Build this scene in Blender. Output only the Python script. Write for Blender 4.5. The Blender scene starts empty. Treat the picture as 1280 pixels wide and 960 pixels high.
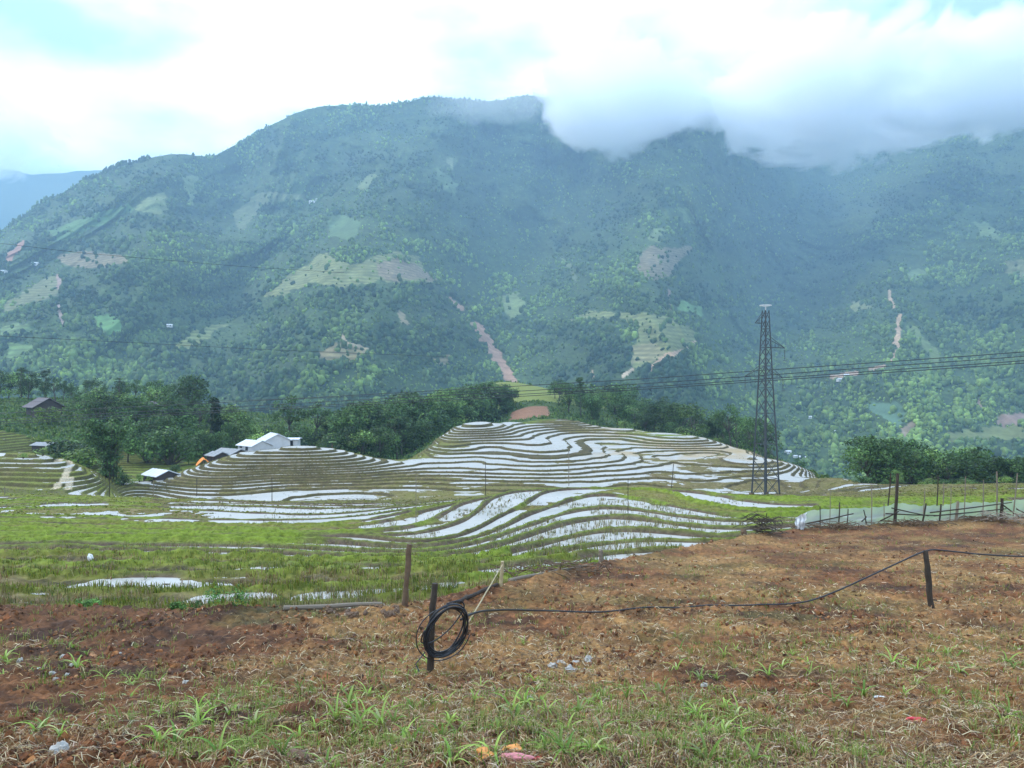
import bpy, math, random
import numpy as np
C = bpy.context.scene.collection
F = 961.0
PI = math.pi
rng = np.random.default_rng(7)
random.seed(7)

# ------------------------------------------------------------------ helpers
def P(u, v, d):
    return np.array([(u-640)/F*d, d, (480-v)/F*d])

def hash2(ix, iy, seed=0):
    h = (ix.astype(np.int64)*374761393 + iy.astype(np.int64)*668265263 + seed*1442695041) & 0xffffffff
    h = ((h ^ (h >> 13))*1274126177) & 0xffffffff
    h = ((h ^ (h >> 16))*2246822519) & 0xffffffff
    return ((h ^ (h >> 15)) & 0xffffff)/float(0xffffff)

def vnoise(x, y, seed=0):
    ix = np.floor(x); iy = np.floor(y)
    fx = x-ix; fy = y-iy
    fx = fx*fx*fx*(fx*(fx*6-15)+10); fy = fy*fy*fy*(fy*(fy*6-15)+10)
    ix = ix.astype(np.int64); iy = iy.astype(np.int64)
    a = hash2(ix, iy, seed); b = hash2(ix+1, iy, seed)
    c = hash2(ix, iy+1, seed); d = hash2(ix+1, iy+1, seed)
    return (a+(b-a)*fx+(c-a)*fy+(a-b-c+d)*fx*fy)*2-1

def fbm(x, y, oct=4, seed=0, gain=.5, lac=2.03):
    s = 0; a = 1; t = 0
    for i in range(oct):
        s = s+a*vnoise(x, y, seed+i*17); t += a
        a *= gain; x = x*lac+13.7; y = y*lac-7.3
    return s/t

def ridged(x, y, oct=4, seed=0):
    s = 0; a = 1; t = 0
    for i in range(oct):
        s = s+a*(1-2*np.abs(vnoise(x, y, seed+i*29))); t += a
        a *= .5; x = x*2.07+5.1; y = y*2.07+9.2
    return s/t

def sstep(a, b, x):
    t = np.clip((x-a)/(b-a), 0, 1)
    return t*t*(3-2*t)

class RBF:
    def __init__(s, pts, vals, smooth=0.0, scale=1.0):
        s.p = np.asarray(pts, float)/scale; s.scale = scale
        v = np.asarray(vals, float); n = len(v)
        K = s.k(np.linalg.norm(s.p[:, None]-s.p[None], axis=2))+smooth*np.eye(n)
        A = np.zeros((n+3, n+3)); A[:n, :n] = K
        A[:n, n] = 1; A[:n, n+1:] = s.p; A[n:, :n] = A[:n, n:].T
        s.w = np.linalg.solve(A, np.concatenate([v, np.zeros(3)]))
    @staticmethod
    def k(r):
        return r*r*np.log(r+1e-9)
    def __call__(s, x, y):
        sh = x.shape; x = x.ravel()/s.scale; y = y.ravel()/s.scale
        out = np.empty(len(x)); n = len(s.p)
        for i in range(0, len(x), 100000):
            xx = x[i:i+100000, None]-s.p[None, :, 0]; yy = y[i:i+100000, None]-s.p[None, :, 1]
            r2 = xx*xx+yy*yy+1e-12
            out[i:i+100000] = (0.5*r2*np.log(r2))@s.w[:n]+s.w[n]+s.w[n+1]*x[i:i+100000]+s.w[n+2]*y[i:i+100000]
        return out.reshape(sh)

def mk(name, verts, faces, mat, parent=None, smooth=False, attrs=None, loc=None):
    """one mesh object; faces: list of (M,k) int arrays"""
    me = bpy.data.meshes.new(name)
    verts = np.asarray(verts, np.float32)
    if not isinstance(faces, list) or np.ndim(faces[0]) == 1: faces = [faces]
    faces = [np.asarray(f, np.int32) for f in faces if len(f)]
    me.vertices.add(len(verts)); me.vertices.foreach_set('co', verts.ravel())
    idx = np.concatenate([f.ravel() for f in faces])
    tot = np.concatenate([np.full(len(f), f.shape[1], np.int32) for f in faces])
    start = np.concatenate([[0], np.cumsum(tot)[:-1]]).astype(np.int32)
    me.loops.add(len(idx)); me.loops.foreach_set('vertex_index', idx)
    me.polygons.add(len(tot)); me.polygons.foreach_set('loop_start', start); me.polygons.foreach_set('loop_total', tot)
    me.polygons.foreach_set('use_smooth', np.full(len(tot), smooth, bool))
    for k, a in (attrs or {}).items():
        a = np.asarray(a, np.float32)
        if a.ndim == 1:
            at = me.attributes.new(k, 'FLOAT', 'POINT'); at.data.foreach_set('value', a)
        else:
            if a.shape[1] == 3: a = np.concatenate([a, np.ones((len(a), 1), np.float32)], 1)
            at = me.attributes.new(k, 'FLOAT_COLOR', 'POINT'); at.data.foreach_set('color', a.ravel())
    me.update(calc_edges=True)
    if mat: me.materials.append(mat)
    o = bpy.data.objects.new(name, me); C.objects.link(o)
    if parent: o.parent = parent
    if loc is not None: o.location = loc
    return o

def tag(o, label=None, cat=None, group=None, kind=None):
    if label: o['label'] = label
    if cat: o['category'] = cat
    if group: o['group'] = group
    if kind: o['kind'] = kind
    return o

def empty(name, loc, label, cat, group=None, rz=0):
    o = bpy.data.objects.new(name, None); C.objects.link(o)
    o.empty_display_size = .2
    o.location = loc; o.rotation_euler = (0, 0, rz)
    return tag(o, label, cat, group)

def dup(root, loc, rz=0, scale=(1, 1, 1), label=None, group=None):
    r = root.copy(); C.objects.link(r); r.location = loc; r.rotation_euler = (0, 0, rz); r.scale = scale
    if label: r['label'] = label
    if group: r['group'] = group
    for ch in KIDS.get(root.name, []):
        c = ch.copy(); C.objects.link(c); c.parent = r
    return r
KIDS = {}

class MB:
    """collects shapes into one mesh"""
    def __init__(s): s.v = []; s.q = []; s.t = []; s.n = 0; s.c = []
    def add(s, v, q=None, t=None, col=None):
        v = np.asarray(v, float)
        s.v.append(v)
        if q is not None and len(q): s.q.append(np.asarray(q, int)+s.n)
        if t is not None and len(t): s.t.append(np.asarray(t, int)+s.n)
        s.c.append(np.tile(np.asarray(col if col is not None else (1, 1, 1), float), (len(v), 1)))
        s.n += len(v)
        return s
    def box(s, c, size, rz=0, R=None, col=None):
        a = np.array([[x, y, z] for x in (-.5, .5) for y in (-.5, .5) for z in (-.5, .5)])*np.asarray(size, float)
        if R is not None: a = a@np.asarray(R).T
        if rz:
            cs, sn = math.cos(rz), math.sin(rz)
            a = a@np.array([[cs, -sn, 0], [sn, cs, 0], [0, 0, 1]]).T
        return s.add(a+np.asarray(c, float), [[0, 1, 3, 2], [4, 6, 7, 5], [0, 4, 5, 1], [2, 3, 7, 6], [0, 2, 6, 4], [1, 5, 7, 3]], col=col)
    def tube(s, pts, r, n=6, cap=True, col=None):
        pts = np.asarray(pts, float); m = len(pts)
        r = np.broadcast_to(np.asarray(r, float), (m,))
        T = np.gradient(pts, axis=0); T /= np.linalg.norm(T, axis=1)[:, None]+1e-12
        up = np.array([0, 0, 1.]) if abs(T[0, 2]) < .9 else np.array([1., 0, 0])
        V = np.zeros((m, n, 3)); N = np.cross(T[0], up); N /= np.linalg.norm(N)
        an = np.arange(n)/n*2*PI
        for i in range(m):
            N = N-T[i]*np.dot(N, T[i]); N /= np.linalg.norm(N)+1e-12
            B = np.cross(T[i], N)
            V[i] = pts[i]+r[i]*(np.cos(an)[:, None]*N+np.sin(an)[:, None]*B)
        q = []
        for i in range(m-1):
            a = i*n+np.arange(n); b = i*n+(np.arange(n)+1) % n
            q.append(np.stack([a, b, b+n, a+n], 1))
        V = V.reshape(-1, 3); t = []
        if cap:
            V = np.concatenate([V, pts[:1], pts[-1:]])
            k = np.arange(n); k1 = (k+1) % n
            t = np.concatenate([np.stack([k1, k, np.full(n, m*n)], 1), np.stack([(m-1)*n+k, (m-1)*n+k1, np.full(n, m*n+1)], 1)])
        return s.add(V, np.concatenate(q), t, col)
    def build(s, name, mat, parent=None, smooth=False, col=False, loc=None):
        f = []
        if s.q: f.append(np.concatenate(s.q))
        if s.t: f.append(np.concatenate(s.t))
        return mk(name, np.concatenate(s.v), f, mat, parent, smooth, {'col': np.concatenate(s.c)} if col else None, loc)

ICO_V = None
def ico():
    p = (1+5**.5)/2
    v = np.array([[-1, p, 0], [1, p, 0], [-1, -p, 0], [1, -p, 0], [0, -1, p], [0, 1, p], [0, -1, -p], [0, 1, -p], [p, 0, -1], [p, 0, 1], [-p, 0, -1], [-p, 0, 1]])
    v /= np.linalg.norm(v[0])
    f = np.array([[0, 11, 5], [0, 5, 1], [0, 1, 7], [0, 7, 10], [0, 10, 11], [1, 5, 9], [5, 11, 4], [11, 10, 2], [10, 7, 6], [7, 1, 8], [3, 9, 4], [3, 4, 2], [3, 2, 6], [3, 6, 8], [3, 8, 9], [4, 9, 5], [2, 4, 11], [6, 2, 10], [8, 6, 7], [9, 8, 1]])
    return v, f
ICO_V, ICO_F = ico()

def ico2(k=1):
    v, f = ICO_V.copy(), ICO_F.copy()
    for _ in range(k):
        d = {}; nv = list(v); nf = []
        def mid(a, b):
            key = (min(a, b), max(a, b))
            if key not in d:
                m = (nv[a]+nv[b])/2; nv.append(m/np.linalg.norm(m)); d[key] = len(nv)-1
            return d[key]
        for a, b, c in f:
            x, y, z = mid(a, b), mid(b, c), mid(c, a)
            nf += [[a, x, z], [b, y, x], [c, z, y], [x, y, z]]
        v = np.array(nv); f = np.array(nf)
    return v, f

# ------------------------------------------------------------------ materials
def new_mat(name):
    m = bpy.data.materials.new(name); m.use_nodes = True
    nt = m.node_tree; nt.nodes.clear()
    return m, nt
def N(nt, typ, **kw):
    n = nt.nodes.new(typ)
    for k, v in kw.items():
        if k.startswith('i_'):
            key = k[2:]
            n.inputs[int(key) if key.isdigit() else key.replace('_', ' ')].default_value = v
        else: setattr(n, k, v)
    return n
def L(nt, a, b): nt.links.new(a, b)

def simple_mat(name, col, rough=.7, var=.25, scale=8., metallic=0., bump=0.0, spec=.3):
    """one colour broken up by noise in object space"""
    m, nt = new_mat(name)
    out = N(nt, 'ShaderNodeOutputMaterial'); p = N(nt, 'ShaderNodeBsdfPrincipled')
    p.inputs['Roughness'].default_value = rough; p.inputs['Metallic'].default_value = metallic
    p.inputs['Specular IOR Level'].default_value = spec
    tc = N(nt, 'ShaderNodeTexCoord'); nz = N(nt, 'ShaderNodeTexNoise'); nz.inputs['Scale'].default_value = scale; nz.inputs['Detail'].default_value = 6
    L(nt, tc.outputs['Object'], nz.inputs['Vector'])
    mx = N(nt, 'ShaderNodeMix', data_type='RGBA')
    c = np.array(col)
    mx.inputs[6].default_value = (*np.clip(c*(1-var), 0, 1), 1); mx.inputs[7].default_value = (*np.clip(c*(1+var), 0, 1), 1)
    L(nt, nz.outputs['Fac'], mx.inputs[0]); L(nt, mx.outputs[2], p.inputs['Base Color'])
    if bump:
        b = N(nt, 'ShaderNodeBump'); b.inputs['Strength'].default_value = bump; b.inputs['Distance'].default_value = .02
        L(nt, nz.outputs['Fac'], b.inputs['Height']); L(nt, b.outputs[0], p.inputs['Normal'])
    L(nt, p.outputs[0], out.inputs[0])
    return m

def leaf_mat(name, trans=.3, tint=(1, 1, 1), rough=.55):
    m, nt = new_mat(name)
    out = N(nt, 'ShaderNodeOutputMaterial'); p = N(nt, 'ShaderNodeBsdfPrincipled'); p.inputs['Roughness'].default_value = rough
    p.inputs['Specular IOR Level'].default_value = .25
    at = N(nt, 'ShaderNodeAttribute', attribute_name='col')
    oi = N(nt, 'ShaderNodeObjectInfo')
    hs = N(nt, 'ShaderNodeHueSaturation')
    mr = N(nt, 'ShaderNodeMapRange'); mr.inputs[3].default_value = .55; mr.inputs[4].default_value = 1.5
    L(nt, oi.outputs['Random'], mr.inputs[0]); L(nt, mr.outputs[0], hs.inputs['Value'])
    L(nt, at.outputs['Color'], hs.inputs['Color'])
    tr = N(nt, 'ShaderNodeBsdfTranslucent'); mx = N(nt, 'ShaderNodeMixShader'); mx.inputs[0].default_value = trans
    L(nt, hs.outputs[0], p.inputs['Base Color']); L(nt, hs.outputs[0], tr.inputs[0])
    L(nt, p.outputs[0], mx.inputs[1]); L(nt, tr.outputs[0], mx.inputs[2]); L(nt, mx.outputs[0], out.inputs[0])
    return m

def attr_mat(name, rough=.85, noise_scale=3., var=.35, bump=.0, bump_dist=.05, detail=8, spec=.2):
    """vertex colour times world-space noise"""
    m, nt = new_mat(name)
    out = N(nt, 'ShaderNodeOutputMaterial'); p = N(nt, 'ShaderNodeBsdfPrincipled'); p.inputs['Roughness'].default_value = rough
    p.inputs['Specular IOR Level'].default_value = spec
    at = N(nt, 'ShaderNodeAttribute', attribute_name='col')
    tc = N(nt, 'ShaderNodeTexCoord'); nz = N(nt, 'ShaderNodeTexNoise')
    nz.inputs['Scale'].default_value = noise_scale; nz.inputs['Detail'].default_value = detail; nz.inputs['Roughness'].default_value = .65
    L(nt, tc.outputs['Object'], nz.inputs['Vector'])
    mr = N(nt, 'ShaderNodeMapRange'); mr.inputs[1].default_value = .3; mr.inputs[2].default_value = .7
    mr.inputs[3].default_value = 1-var; mr.inputs[4].default_value = 1+var*1.1
    L(nt, nz.outputs['Fac'], mr.inputs[0])
    mu = N(nt, 'ShaderNodeVectorMath', operation='SCALE')
    L(nt, at.outputs['Color'], mu.inputs[0]); L(nt, mr.outputs[0], mu.inputs['Scale']); L(nt, mu.outputs[0], p.inputs['Base Color'])
    if bump:
        b = N(nt, 'ShaderNodeBump'); b.inputs['Strength'].default_value = bump; b.inputs['Distance'].default_value = bump_dist
        L(nt, nz.outputs['Fac'], b.inputs['Height']); L(nt, b.outputs[0], p.inputs['Normal'])
    L(nt, p.outputs[0], out.inputs[0])
    return m

M = {}
M['leaf'] = leaf_mat('leaf'); M['grass'] = leaf_mat('grass_blade', .35)
M['straw'] = leaf_mat('straw', .15)
M['bark'] = simple_mat('bark', (.09, .075, .06), .9, .4, 3.)
M['soil'] = attr_mat('soil', .95, 11., .62, 1.0, .03)
M['terrace'] = attr_mat('terrace_ground', .95, 4., .45, .8, .08)
M['mountain'] = attr_mat('mountain_ground', .95, .08, .35, .0)
M['forest'] = attr_mat('forest_crown', .9, .25, .4, .0)
M['wood_dark'] = simple_mat('weathered_post', (.05, .038, .028), .85, .5, 14., bump=.5)
M['wood_mid'] = simple_mat('brown_post', (.13, .085, .05), .85, .4, 14., bump=.5)
M['bamboo'] = simple_mat('dry_bamboo', (.4, .31, .17), .6, .25, 10.)
M['bamboo_grey'] = simple_mat('grey_bamboo', (.2, .16, .115), .75, .3, 10.)
M['hose'] = simple_mat('black_hose', (.018, .02, .024), .42, .3, 10., spec=.5)
M['steel'] = simple_mat('galvanised_steel', (.06, .066, .07), .6, .35, 3., metallic=.0)
M['wire'] = simple_mat('conductor', (.03, .03, .035), .6, .2, 1.)
M['insul'] = simple_mat('insulator_brown', (.06, .05, .05), .3, .2, 3.)
M['stone'] = simple_mat('pale_stone', (.40, .37, .32), .85, .25, 20., bump=.5)
M['stone_brown'] = simple_mat('earthy_stone', (.15, .095, .06), .9, .35, 15., bump=.5)
M['white_plastic'] = simple_mat('white_plastic', (.8, .8, .78), .5, .1, 6.)
M['roof_white'] = simple_mat('white_sheet_roof', (.66, .67, .68), .55, .28, 1.6)
M['roof_dark'] = simple_mat('fibre_cement_roof', (.17, .145, .145), .85, .25, 1.5)
M['roof_grey'] = simple_mat('grey_sheet_roof', (.3, .3, .29), .75, .3, 1.5)
M['wall_wood'] = simple_mat('timber_wall', (.07, .055, .05), .85, .4, 3.)
M['wall_pale'] = simple_mat('pale_wall', (.55, .54, .52), .85, .2, 1.5)
M['dark'] = simple_mat('dark_opening', (.02, .02, .022), .6, .2, 2.)
M['orange'] = simple_mat('orange_tarp', (.85, .26, .03), .6, .15, 3.)
M['red'] = simple_mat('red_wrapper', (.55, .05, .06), .45, .3, 30.)
M['pink'] = simple_mat('pink_wrapper', (.55, .20, .20), .6, .35, 30.)
M['peel'] = simple_mat('orange_peel', (.62, .25, .06), .5, .4, 30.)
M['brush'] = simple_mat('dead_brush', (.3, .24, .18), .9, .4, 10.)

# ------------------------------------------------------------------ field (foreground)
FY = np.array([-40, -10, 0, 2, 4.2, 6, 8, 10, 12, 14.5, 19, 25, 28, 34, 60.])
FZ = np.array([2.2, -.9, -1.62, -1.78, -2.10, -2.58, -3.04, -3.33, -3.56, -3.75, -4.24, -4.80, -4.95, -5.2, -6.5])
_yy = np.linspace(-40, 60, 2001); _zz = np.interp(_yy, FY, FZ)
_k = np.exp(-np.linspace(-2.2, 2.2, 61)**2); _k /= _k.sum()
_zs = np.convolve(np.pad(_zz, 30, mode='edge'), _k, 'valid')
def zf_base(y): return np.interp(y, _yy, _zs)
EX = np.array([-60, -20, -8, -4.5, -1.8, -1.1, 0, 3.56, 6.2, 9.4, 14, 19.3, 30, 60])
EY = np.array([13.5, 12.3, 12.1, 11.9, 12.1, 13., 14.4, 19, 22.3, 25.3, 27.2, 28.5, 31, 36])
def edge_y(x): return np.interp(x, EX, EY)+.12*vnoise(x*1.3, x*0, 3)
def strawness(x, y):
    """0 bare red soil .. 1 dry straw cover"""
    a = .45*fbm(x/2.2, y/2.2, 4, 51)+.35*fbm(x/.6, y/.6, 3, 57)
    u = x/np.maximum(y, 1)*F+640
    side = sstep(480, 800, u)*.24+sstep(6.5, 4.2, y)*.20+.12*sstep(200, 560, u)*sstep(11, 7, y)
    dark = -.07*sstep(7.5, 9.5, y)*sstep(620, 300, u)
    return np.clip(.38+a+side+dark, 0, 1)
def hfield(x, y):
    z = zf_base(y)
    z = z+.05*fbm(x/1.6, y/.9, 3, 5)+.016*ridged(x/.5, y/.35, 2, 9)
    fade = np.clip(12/np.maximum(y, 1), .35, 1)
    z = z+(.10*np.abs(fbm(x/.40, y/.32, 3, 21))+.06*np.abs(fbm(x/.13, y/.12, 2, 33)))*fade
    # a heap of uprooted stubble at bottom right and along the edge
    z = z+.10*np.exp(-((x-.95)/.55)**2-((y-4.25)/.35)**2)
    e = y-edge_y(x)
    z = z+.13*np.exp(-((e+.45)/.45)**2)*(.45+.6*np.abs(fbm(x/.7, y/.7, 2, 44)))
    return z-3.0*sstep(0.0, 1.0, e)

def build_field():
    us = np.arange(-420, 1701, 1.6)
    y = 1.6; ys = []
    while y < 40:
        ys.append(y); y += max(.006, y*y/1922*1.25)
    ys = np.array(ys)
    U, Y = np.meshgrid(us, ys); X = (U-640)/F*Y
    keep_cols = len(us)
    Z = hfield(X, Y)
    sv = strawness(X, Y)[..., None]
    n1 = (.5+.5*fbm(X/.25, Y/.25, 3, 71))[..., None]
    soil = np.array([.060, .026, .012])*(1-n1)+np.array([.235, .098, .036])*n1
    dark = np.array([.042, .023, .015])
    dk = (np.clip(sstep(-.1, .5, fbm(X/1.1, Y/.6, 4, 81))+.45*sstep(560, 250, U)*sstep(6.5, 8.5, Y), 0, 1))[..., None]*.8
    soil = soil*(1-dk)+dark*dk
    straw = np.array([.37, .215, .075])*(.7+.5*n1)
    k = sstep(.38, .98, sv)*.62
    col = soil*(1-k)+straw*k
    g = (sstep(.15, .5, fbm(X/1.8+4, Y/1.4, 4, 91)))[..., None]*.25
    col = col*(1-g)+np.array([.10, .12, .03])*g
    n, m = Z.shape
    idx = np.arange(n*m).reshape(n, m)
    q = np.stack([idx[:-1, :-1], idx[:-1, 1:], idx[1:, 1:], idx[1:, :-1]], -1)
    e = (Y-edge_y(X))
    ok = (e[:-1, :-1] < 1.6)
    q = q[ok].reshape(-1, 4)
    used = np.unique(q); rm = np.full(n*m, -1); rm[used] = np.arange(len(used))
    V = np.stack([X, Y, Z], -1).reshape(-1, 3)[used]
    o = mk('ploughed_field', V, rm[q], M['soil'], smooth=True, attrs={'col': col.reshape(-1, 3)[used]})
    tag(o, kind='structure')
    # the slope that carries on behind and beside the camera
    xs = np.linspace(-60, 60, 241); ys2 = np.concatenate([np.linspace(-40, 1.6, 40), np.linspace(1.9, 36, 90)])
    X, Y = np.meshgrid(xs, ys2); Z = zf_base(Y)+.08*fbm(X/1.5, Y/1.5, 3, 5)-.07*sstep(1.6, 2.2, Y)-3.*sstep(-1.6, -.4, Y-edge_y(X))
    n, m = Z.shape; idx = np.arange(n*m).reshape(n, m)
    q = np.stack([idx[:-1, :-1], idx[:-1, 1:], idx[1:, 1:], idx[1:, :-1]], -1).reshape(-1, 4)
    o = mk('hillside_ground', np.stack([X, Y, Z], -1).reshape(-1, 3), q, M['soil'], smooth=True, attrs={'col': np.tile([.16, .09, .045], (n*m, 1))})
    tag(o, kind='structure')

# ------------------------------------------------------------------ terraces (middle ground)
CP = [
 # near left paddies
 (-300, 757, 13.5), (0, 757, 13.5), (240, 757, 13.5), (450, 752, 13.5),
 (-300, 705, 21), (0, 705, 21), (240, 705, 21), (450, 708, 20),
 (-300, 672, 35), (0, 672, 35), (240, 672, 35), (450, 672, 34),
 (-300, 648, 58), (0, 648, 58), (240, 647, 60), (450, 642, 64),
 (-300, 622, 95), (0, 621, 95), (100, 621, 97), (240, 627, 95), (450, 626, 97),
 (540, 712, 19), (540, 692, 26), (540, 676, 34), (540, 655, 44), (540, 637, 56), (540, 631, 74), (540, 627, 97),
 (640, 716, 17), (640, 698, 21), (640, 681, 26), (640, 664, 31), (640, 647, 37), (640, 630, 44), (640, 617, 52), (640, 620, 68), (640, 620, 96),
 (760, 694, 20), (760, 673, 25), (760, 651, 31), (760, 633, 38), (760, 616, 46), (760, 619, 64), (760, 620, 96),
 (820, 690, 20.5), (820, 672, 25), (820, 650, 32), (820, 630, 40), (820, 615, 49), (820, 619, 66), (820, 622, 94),
 (900, 668, 27.5), (900, 650, 34), (900, 633, 42), (900, 621, 52), (900, 624, 72), (955, 622, 108), (950, 650, 34), (955, 640, 40), (955, 629, 50), (955, 627, 72),
 (1010, 655, 31), (1010, 640, 39), (1020, 629, 52), (1020, 627, 80),
 (1150, 640, 34), (1150, 622, 68), (1280, 632, 38), (1280, 616, 70), (1500, 620, 45), (1500, 612, 75),
 # valley line in front of the hillocks
 (300, 618, 124), (450, 617, 127), (560, 613, 129), (640, 611, 130), (800, 612, 129), (900, 613, 127),
 # hillock A
 (370, 557, 158), (300, 565, 154), (240, 585, 144), (195, 604, 134), (150, 620, 125), (430, 563, 158), (340, 592, 138), (410, 593, 139), (250, 606, 130),
 # saddle
 (490, 575, 158), (500, 592, 143),
 # hillock B: a long gentle shoulder whose crest runs towards the camera
 (690, 590, 144), (690, 577, 156), (680, 563, 172), (668, 551, 192), (650, 540, 215), (615, 530, 238), (650, 529, 250),
 (560, 589, 146), (620, 592, 143), (520, 572, 168), (590, 573, 164), (537, 558, 184), (600, 554, 190), (550, 545, 202), (563, 536, 214), (580, 531, 226), (605, 528.5, 238), (640, 527, 246),
 (760, 591, 145), (780, 579, 158), (800, 569, 176), (790, 558, 196), (780, 547, 218), (720, 535, 240), (720, 526, 252), (790, 536, 240), (840, 542, 228),
 (880, 591, 146), (900, 580, 158), (890, 566, 186), (885, 548, 214), (940, 564, 190), (1000, 582, 166), (1000, 596, 146), (1060, 600, 142), (1110, 608, 130), (960, 603, 138),
 (1000, 612, 127), (1180, 606, 114), (1280, 604, 105), (1500, 600, 105),
 # behind A and the saddle: a wooded gully
 (370, 572, 168), (300, 585, 165), (480, 583, 175), (430, 580, 180), (380, 560, 205), (470, 565, 212), (330, 545, 250), (430, 535, 270), (250, 575, 185),
 (505, 580, 192), (525, 570, 214), (545, 560, 240), (565, 550, 268), (605, 538, 280), (540, 525, 320),
 # behind B: brown field, pale green field, tree belt
 (660, 523, 257), (660, 508, 288), (630, 502, 308), (720, 497, 345), (640, 489, 390), (760, 537, 268), (850, 555, 246), (940, 577, 224), (800, 512, 320), (900, 540, 300), (990, 596, 210), (720, 515, 290),
 # behind the right flank
 (1060, 615, 150), (1120, 622, 140), (1200, 618, 140), (1290, 614, 140), (1500, 610, 140), (1150, 640, 175), (1280, 640, 175), (1500, 630, 180), (1010, 620, 200),
 # left knoll and gully terraces
 (40, 566, 140), (-100, 560, 140), (90, 578, 136), (30, 590, 122), (130, 600, 124), (0, 612, 112), (100, 614, 112), (-300, 560, 140), (-300, 600, 115),
 (30, 585, 160), (110, 600, 155), (170, 606, 150), (185, 598, 158), (190, 578, 178), (180, 552, 196), (235, 575, 186), (150, 545, 205), (240, 560, 205),
 (0, 545, 185), (0, 526, 210), (57, 521, 225), (100, 535, 210), (-100, 522, 210), (-300, 520, 210), (150, 520, 240), (0, 500, 270), (150, 500, 290), (300, 515, 300), (-300, 495, 280),
]
_cp = np.array([P(*c) for c in CP])
_far = []
for u in (-500, -200, 100, 400, 700, 1000, 1300, 1700):
    for d, z in ((420, -40), (560, -85), (720, -105)):
        _far.append([(u-640)/F*d, d, z-(38 if u > 900 and d < 500 else 15 if u > 900 else 0)])
_cp = np.concatenate([_cp, np.array(_far)])
# u-y warped coordinates keep the fit even near the camera and far away
def _wc(x, y): return x/np.maximum(y, 5)*3.2, np.log(np.maximum(y, 5))*2.2
_wx, _wy = _wc(_cp[:, 0], _cp[:, 1])
_rz = RBF(np.stack([_wx, _wy], 1), _cp[:, 2]/np.sqrt(_cp[:, 1]), smooth=.0006)
def zbase_exact(x, y):
    wx, wy = _wc(x, y)
    z = _rz(wx, wy)*np.sqrt(np.maximum(y, 5))
    amp = np.clip((y-12)/60, 0.12, 1)
    return z+amp*(.30*fbm(x/19, y/19, 2, 101)+.10*fbm(x/5.5, y/5.5, 2, 105))-.14*sstep(125, 150, y)*sstep(-32, -18, x)*fbm(x/19, y/19, 2, 101)*amp
GX0, GY0, GS = -340., 6., .5
_gx = np.arange(GX0, 350, GS); _gy = np.arange(GY0, 402, GS)
_GXX, _GYY = np.meshgrid(_gx, _gy)
ZG = zbase_exact(_GXX, _GYY)
_dy, _dx = np.gradient(ZG, GS)
GG = np.sqrt(_dx**2+_dy**2)
for _ in range(4):
    GG = (GG+np.roll(GG, 1, 0)+np.roll(GG, -1, 0)+np.roll(GG, 1, 1)+np.roll(GG, -1, 1))/5
def samp(G, x, y):
    fx = np.clip((x-GX0)/GS, 0, G.shape[1]-1.001); fy = np.clip((y-GY0)/GS, 0, G.shape[0]-1.001)
    i = fx.astype(int); j = fy.astype(int); a = fx-i; b = fy-j
    return (G[j, i]*(1-a)+G[j, i+1]*a)*(1-b)+(G[j+1, i]*(1-a)+G[j+1, i+1]*a)*b
def cub(G, x, y):
    fx = np.clip((x-GX0)/GS, 1, G.shape[1]-3.001); fy = np.clip((y-GY0)/GS, 1, G.shape[0]-3.001)
    i = fx.astype(int); j = fy.astype(int); a = fx-i; b = fy-j
    def w(t): return ((1-t)**3/6, (3*t**3-6*t*t+4)/6, (-3*t**3+3*t*t+3*t+1)/6, t**3/6)
    wa = w(a); wb = w(b); s = 0
    for m in range(4):
        r = 0
        for n in range(4): r = r+wa[n]*G[j+m-1, i+n-1]
        s = s+wb[m]*r
    return s
LV = np.concatenate([np.arange(-40, -15.4, .30), np.arange(-15.4, -11.9, .45), np.arange(-11.9, -6.3, .74), np.arange(-6.3, 6, .34)])
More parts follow.
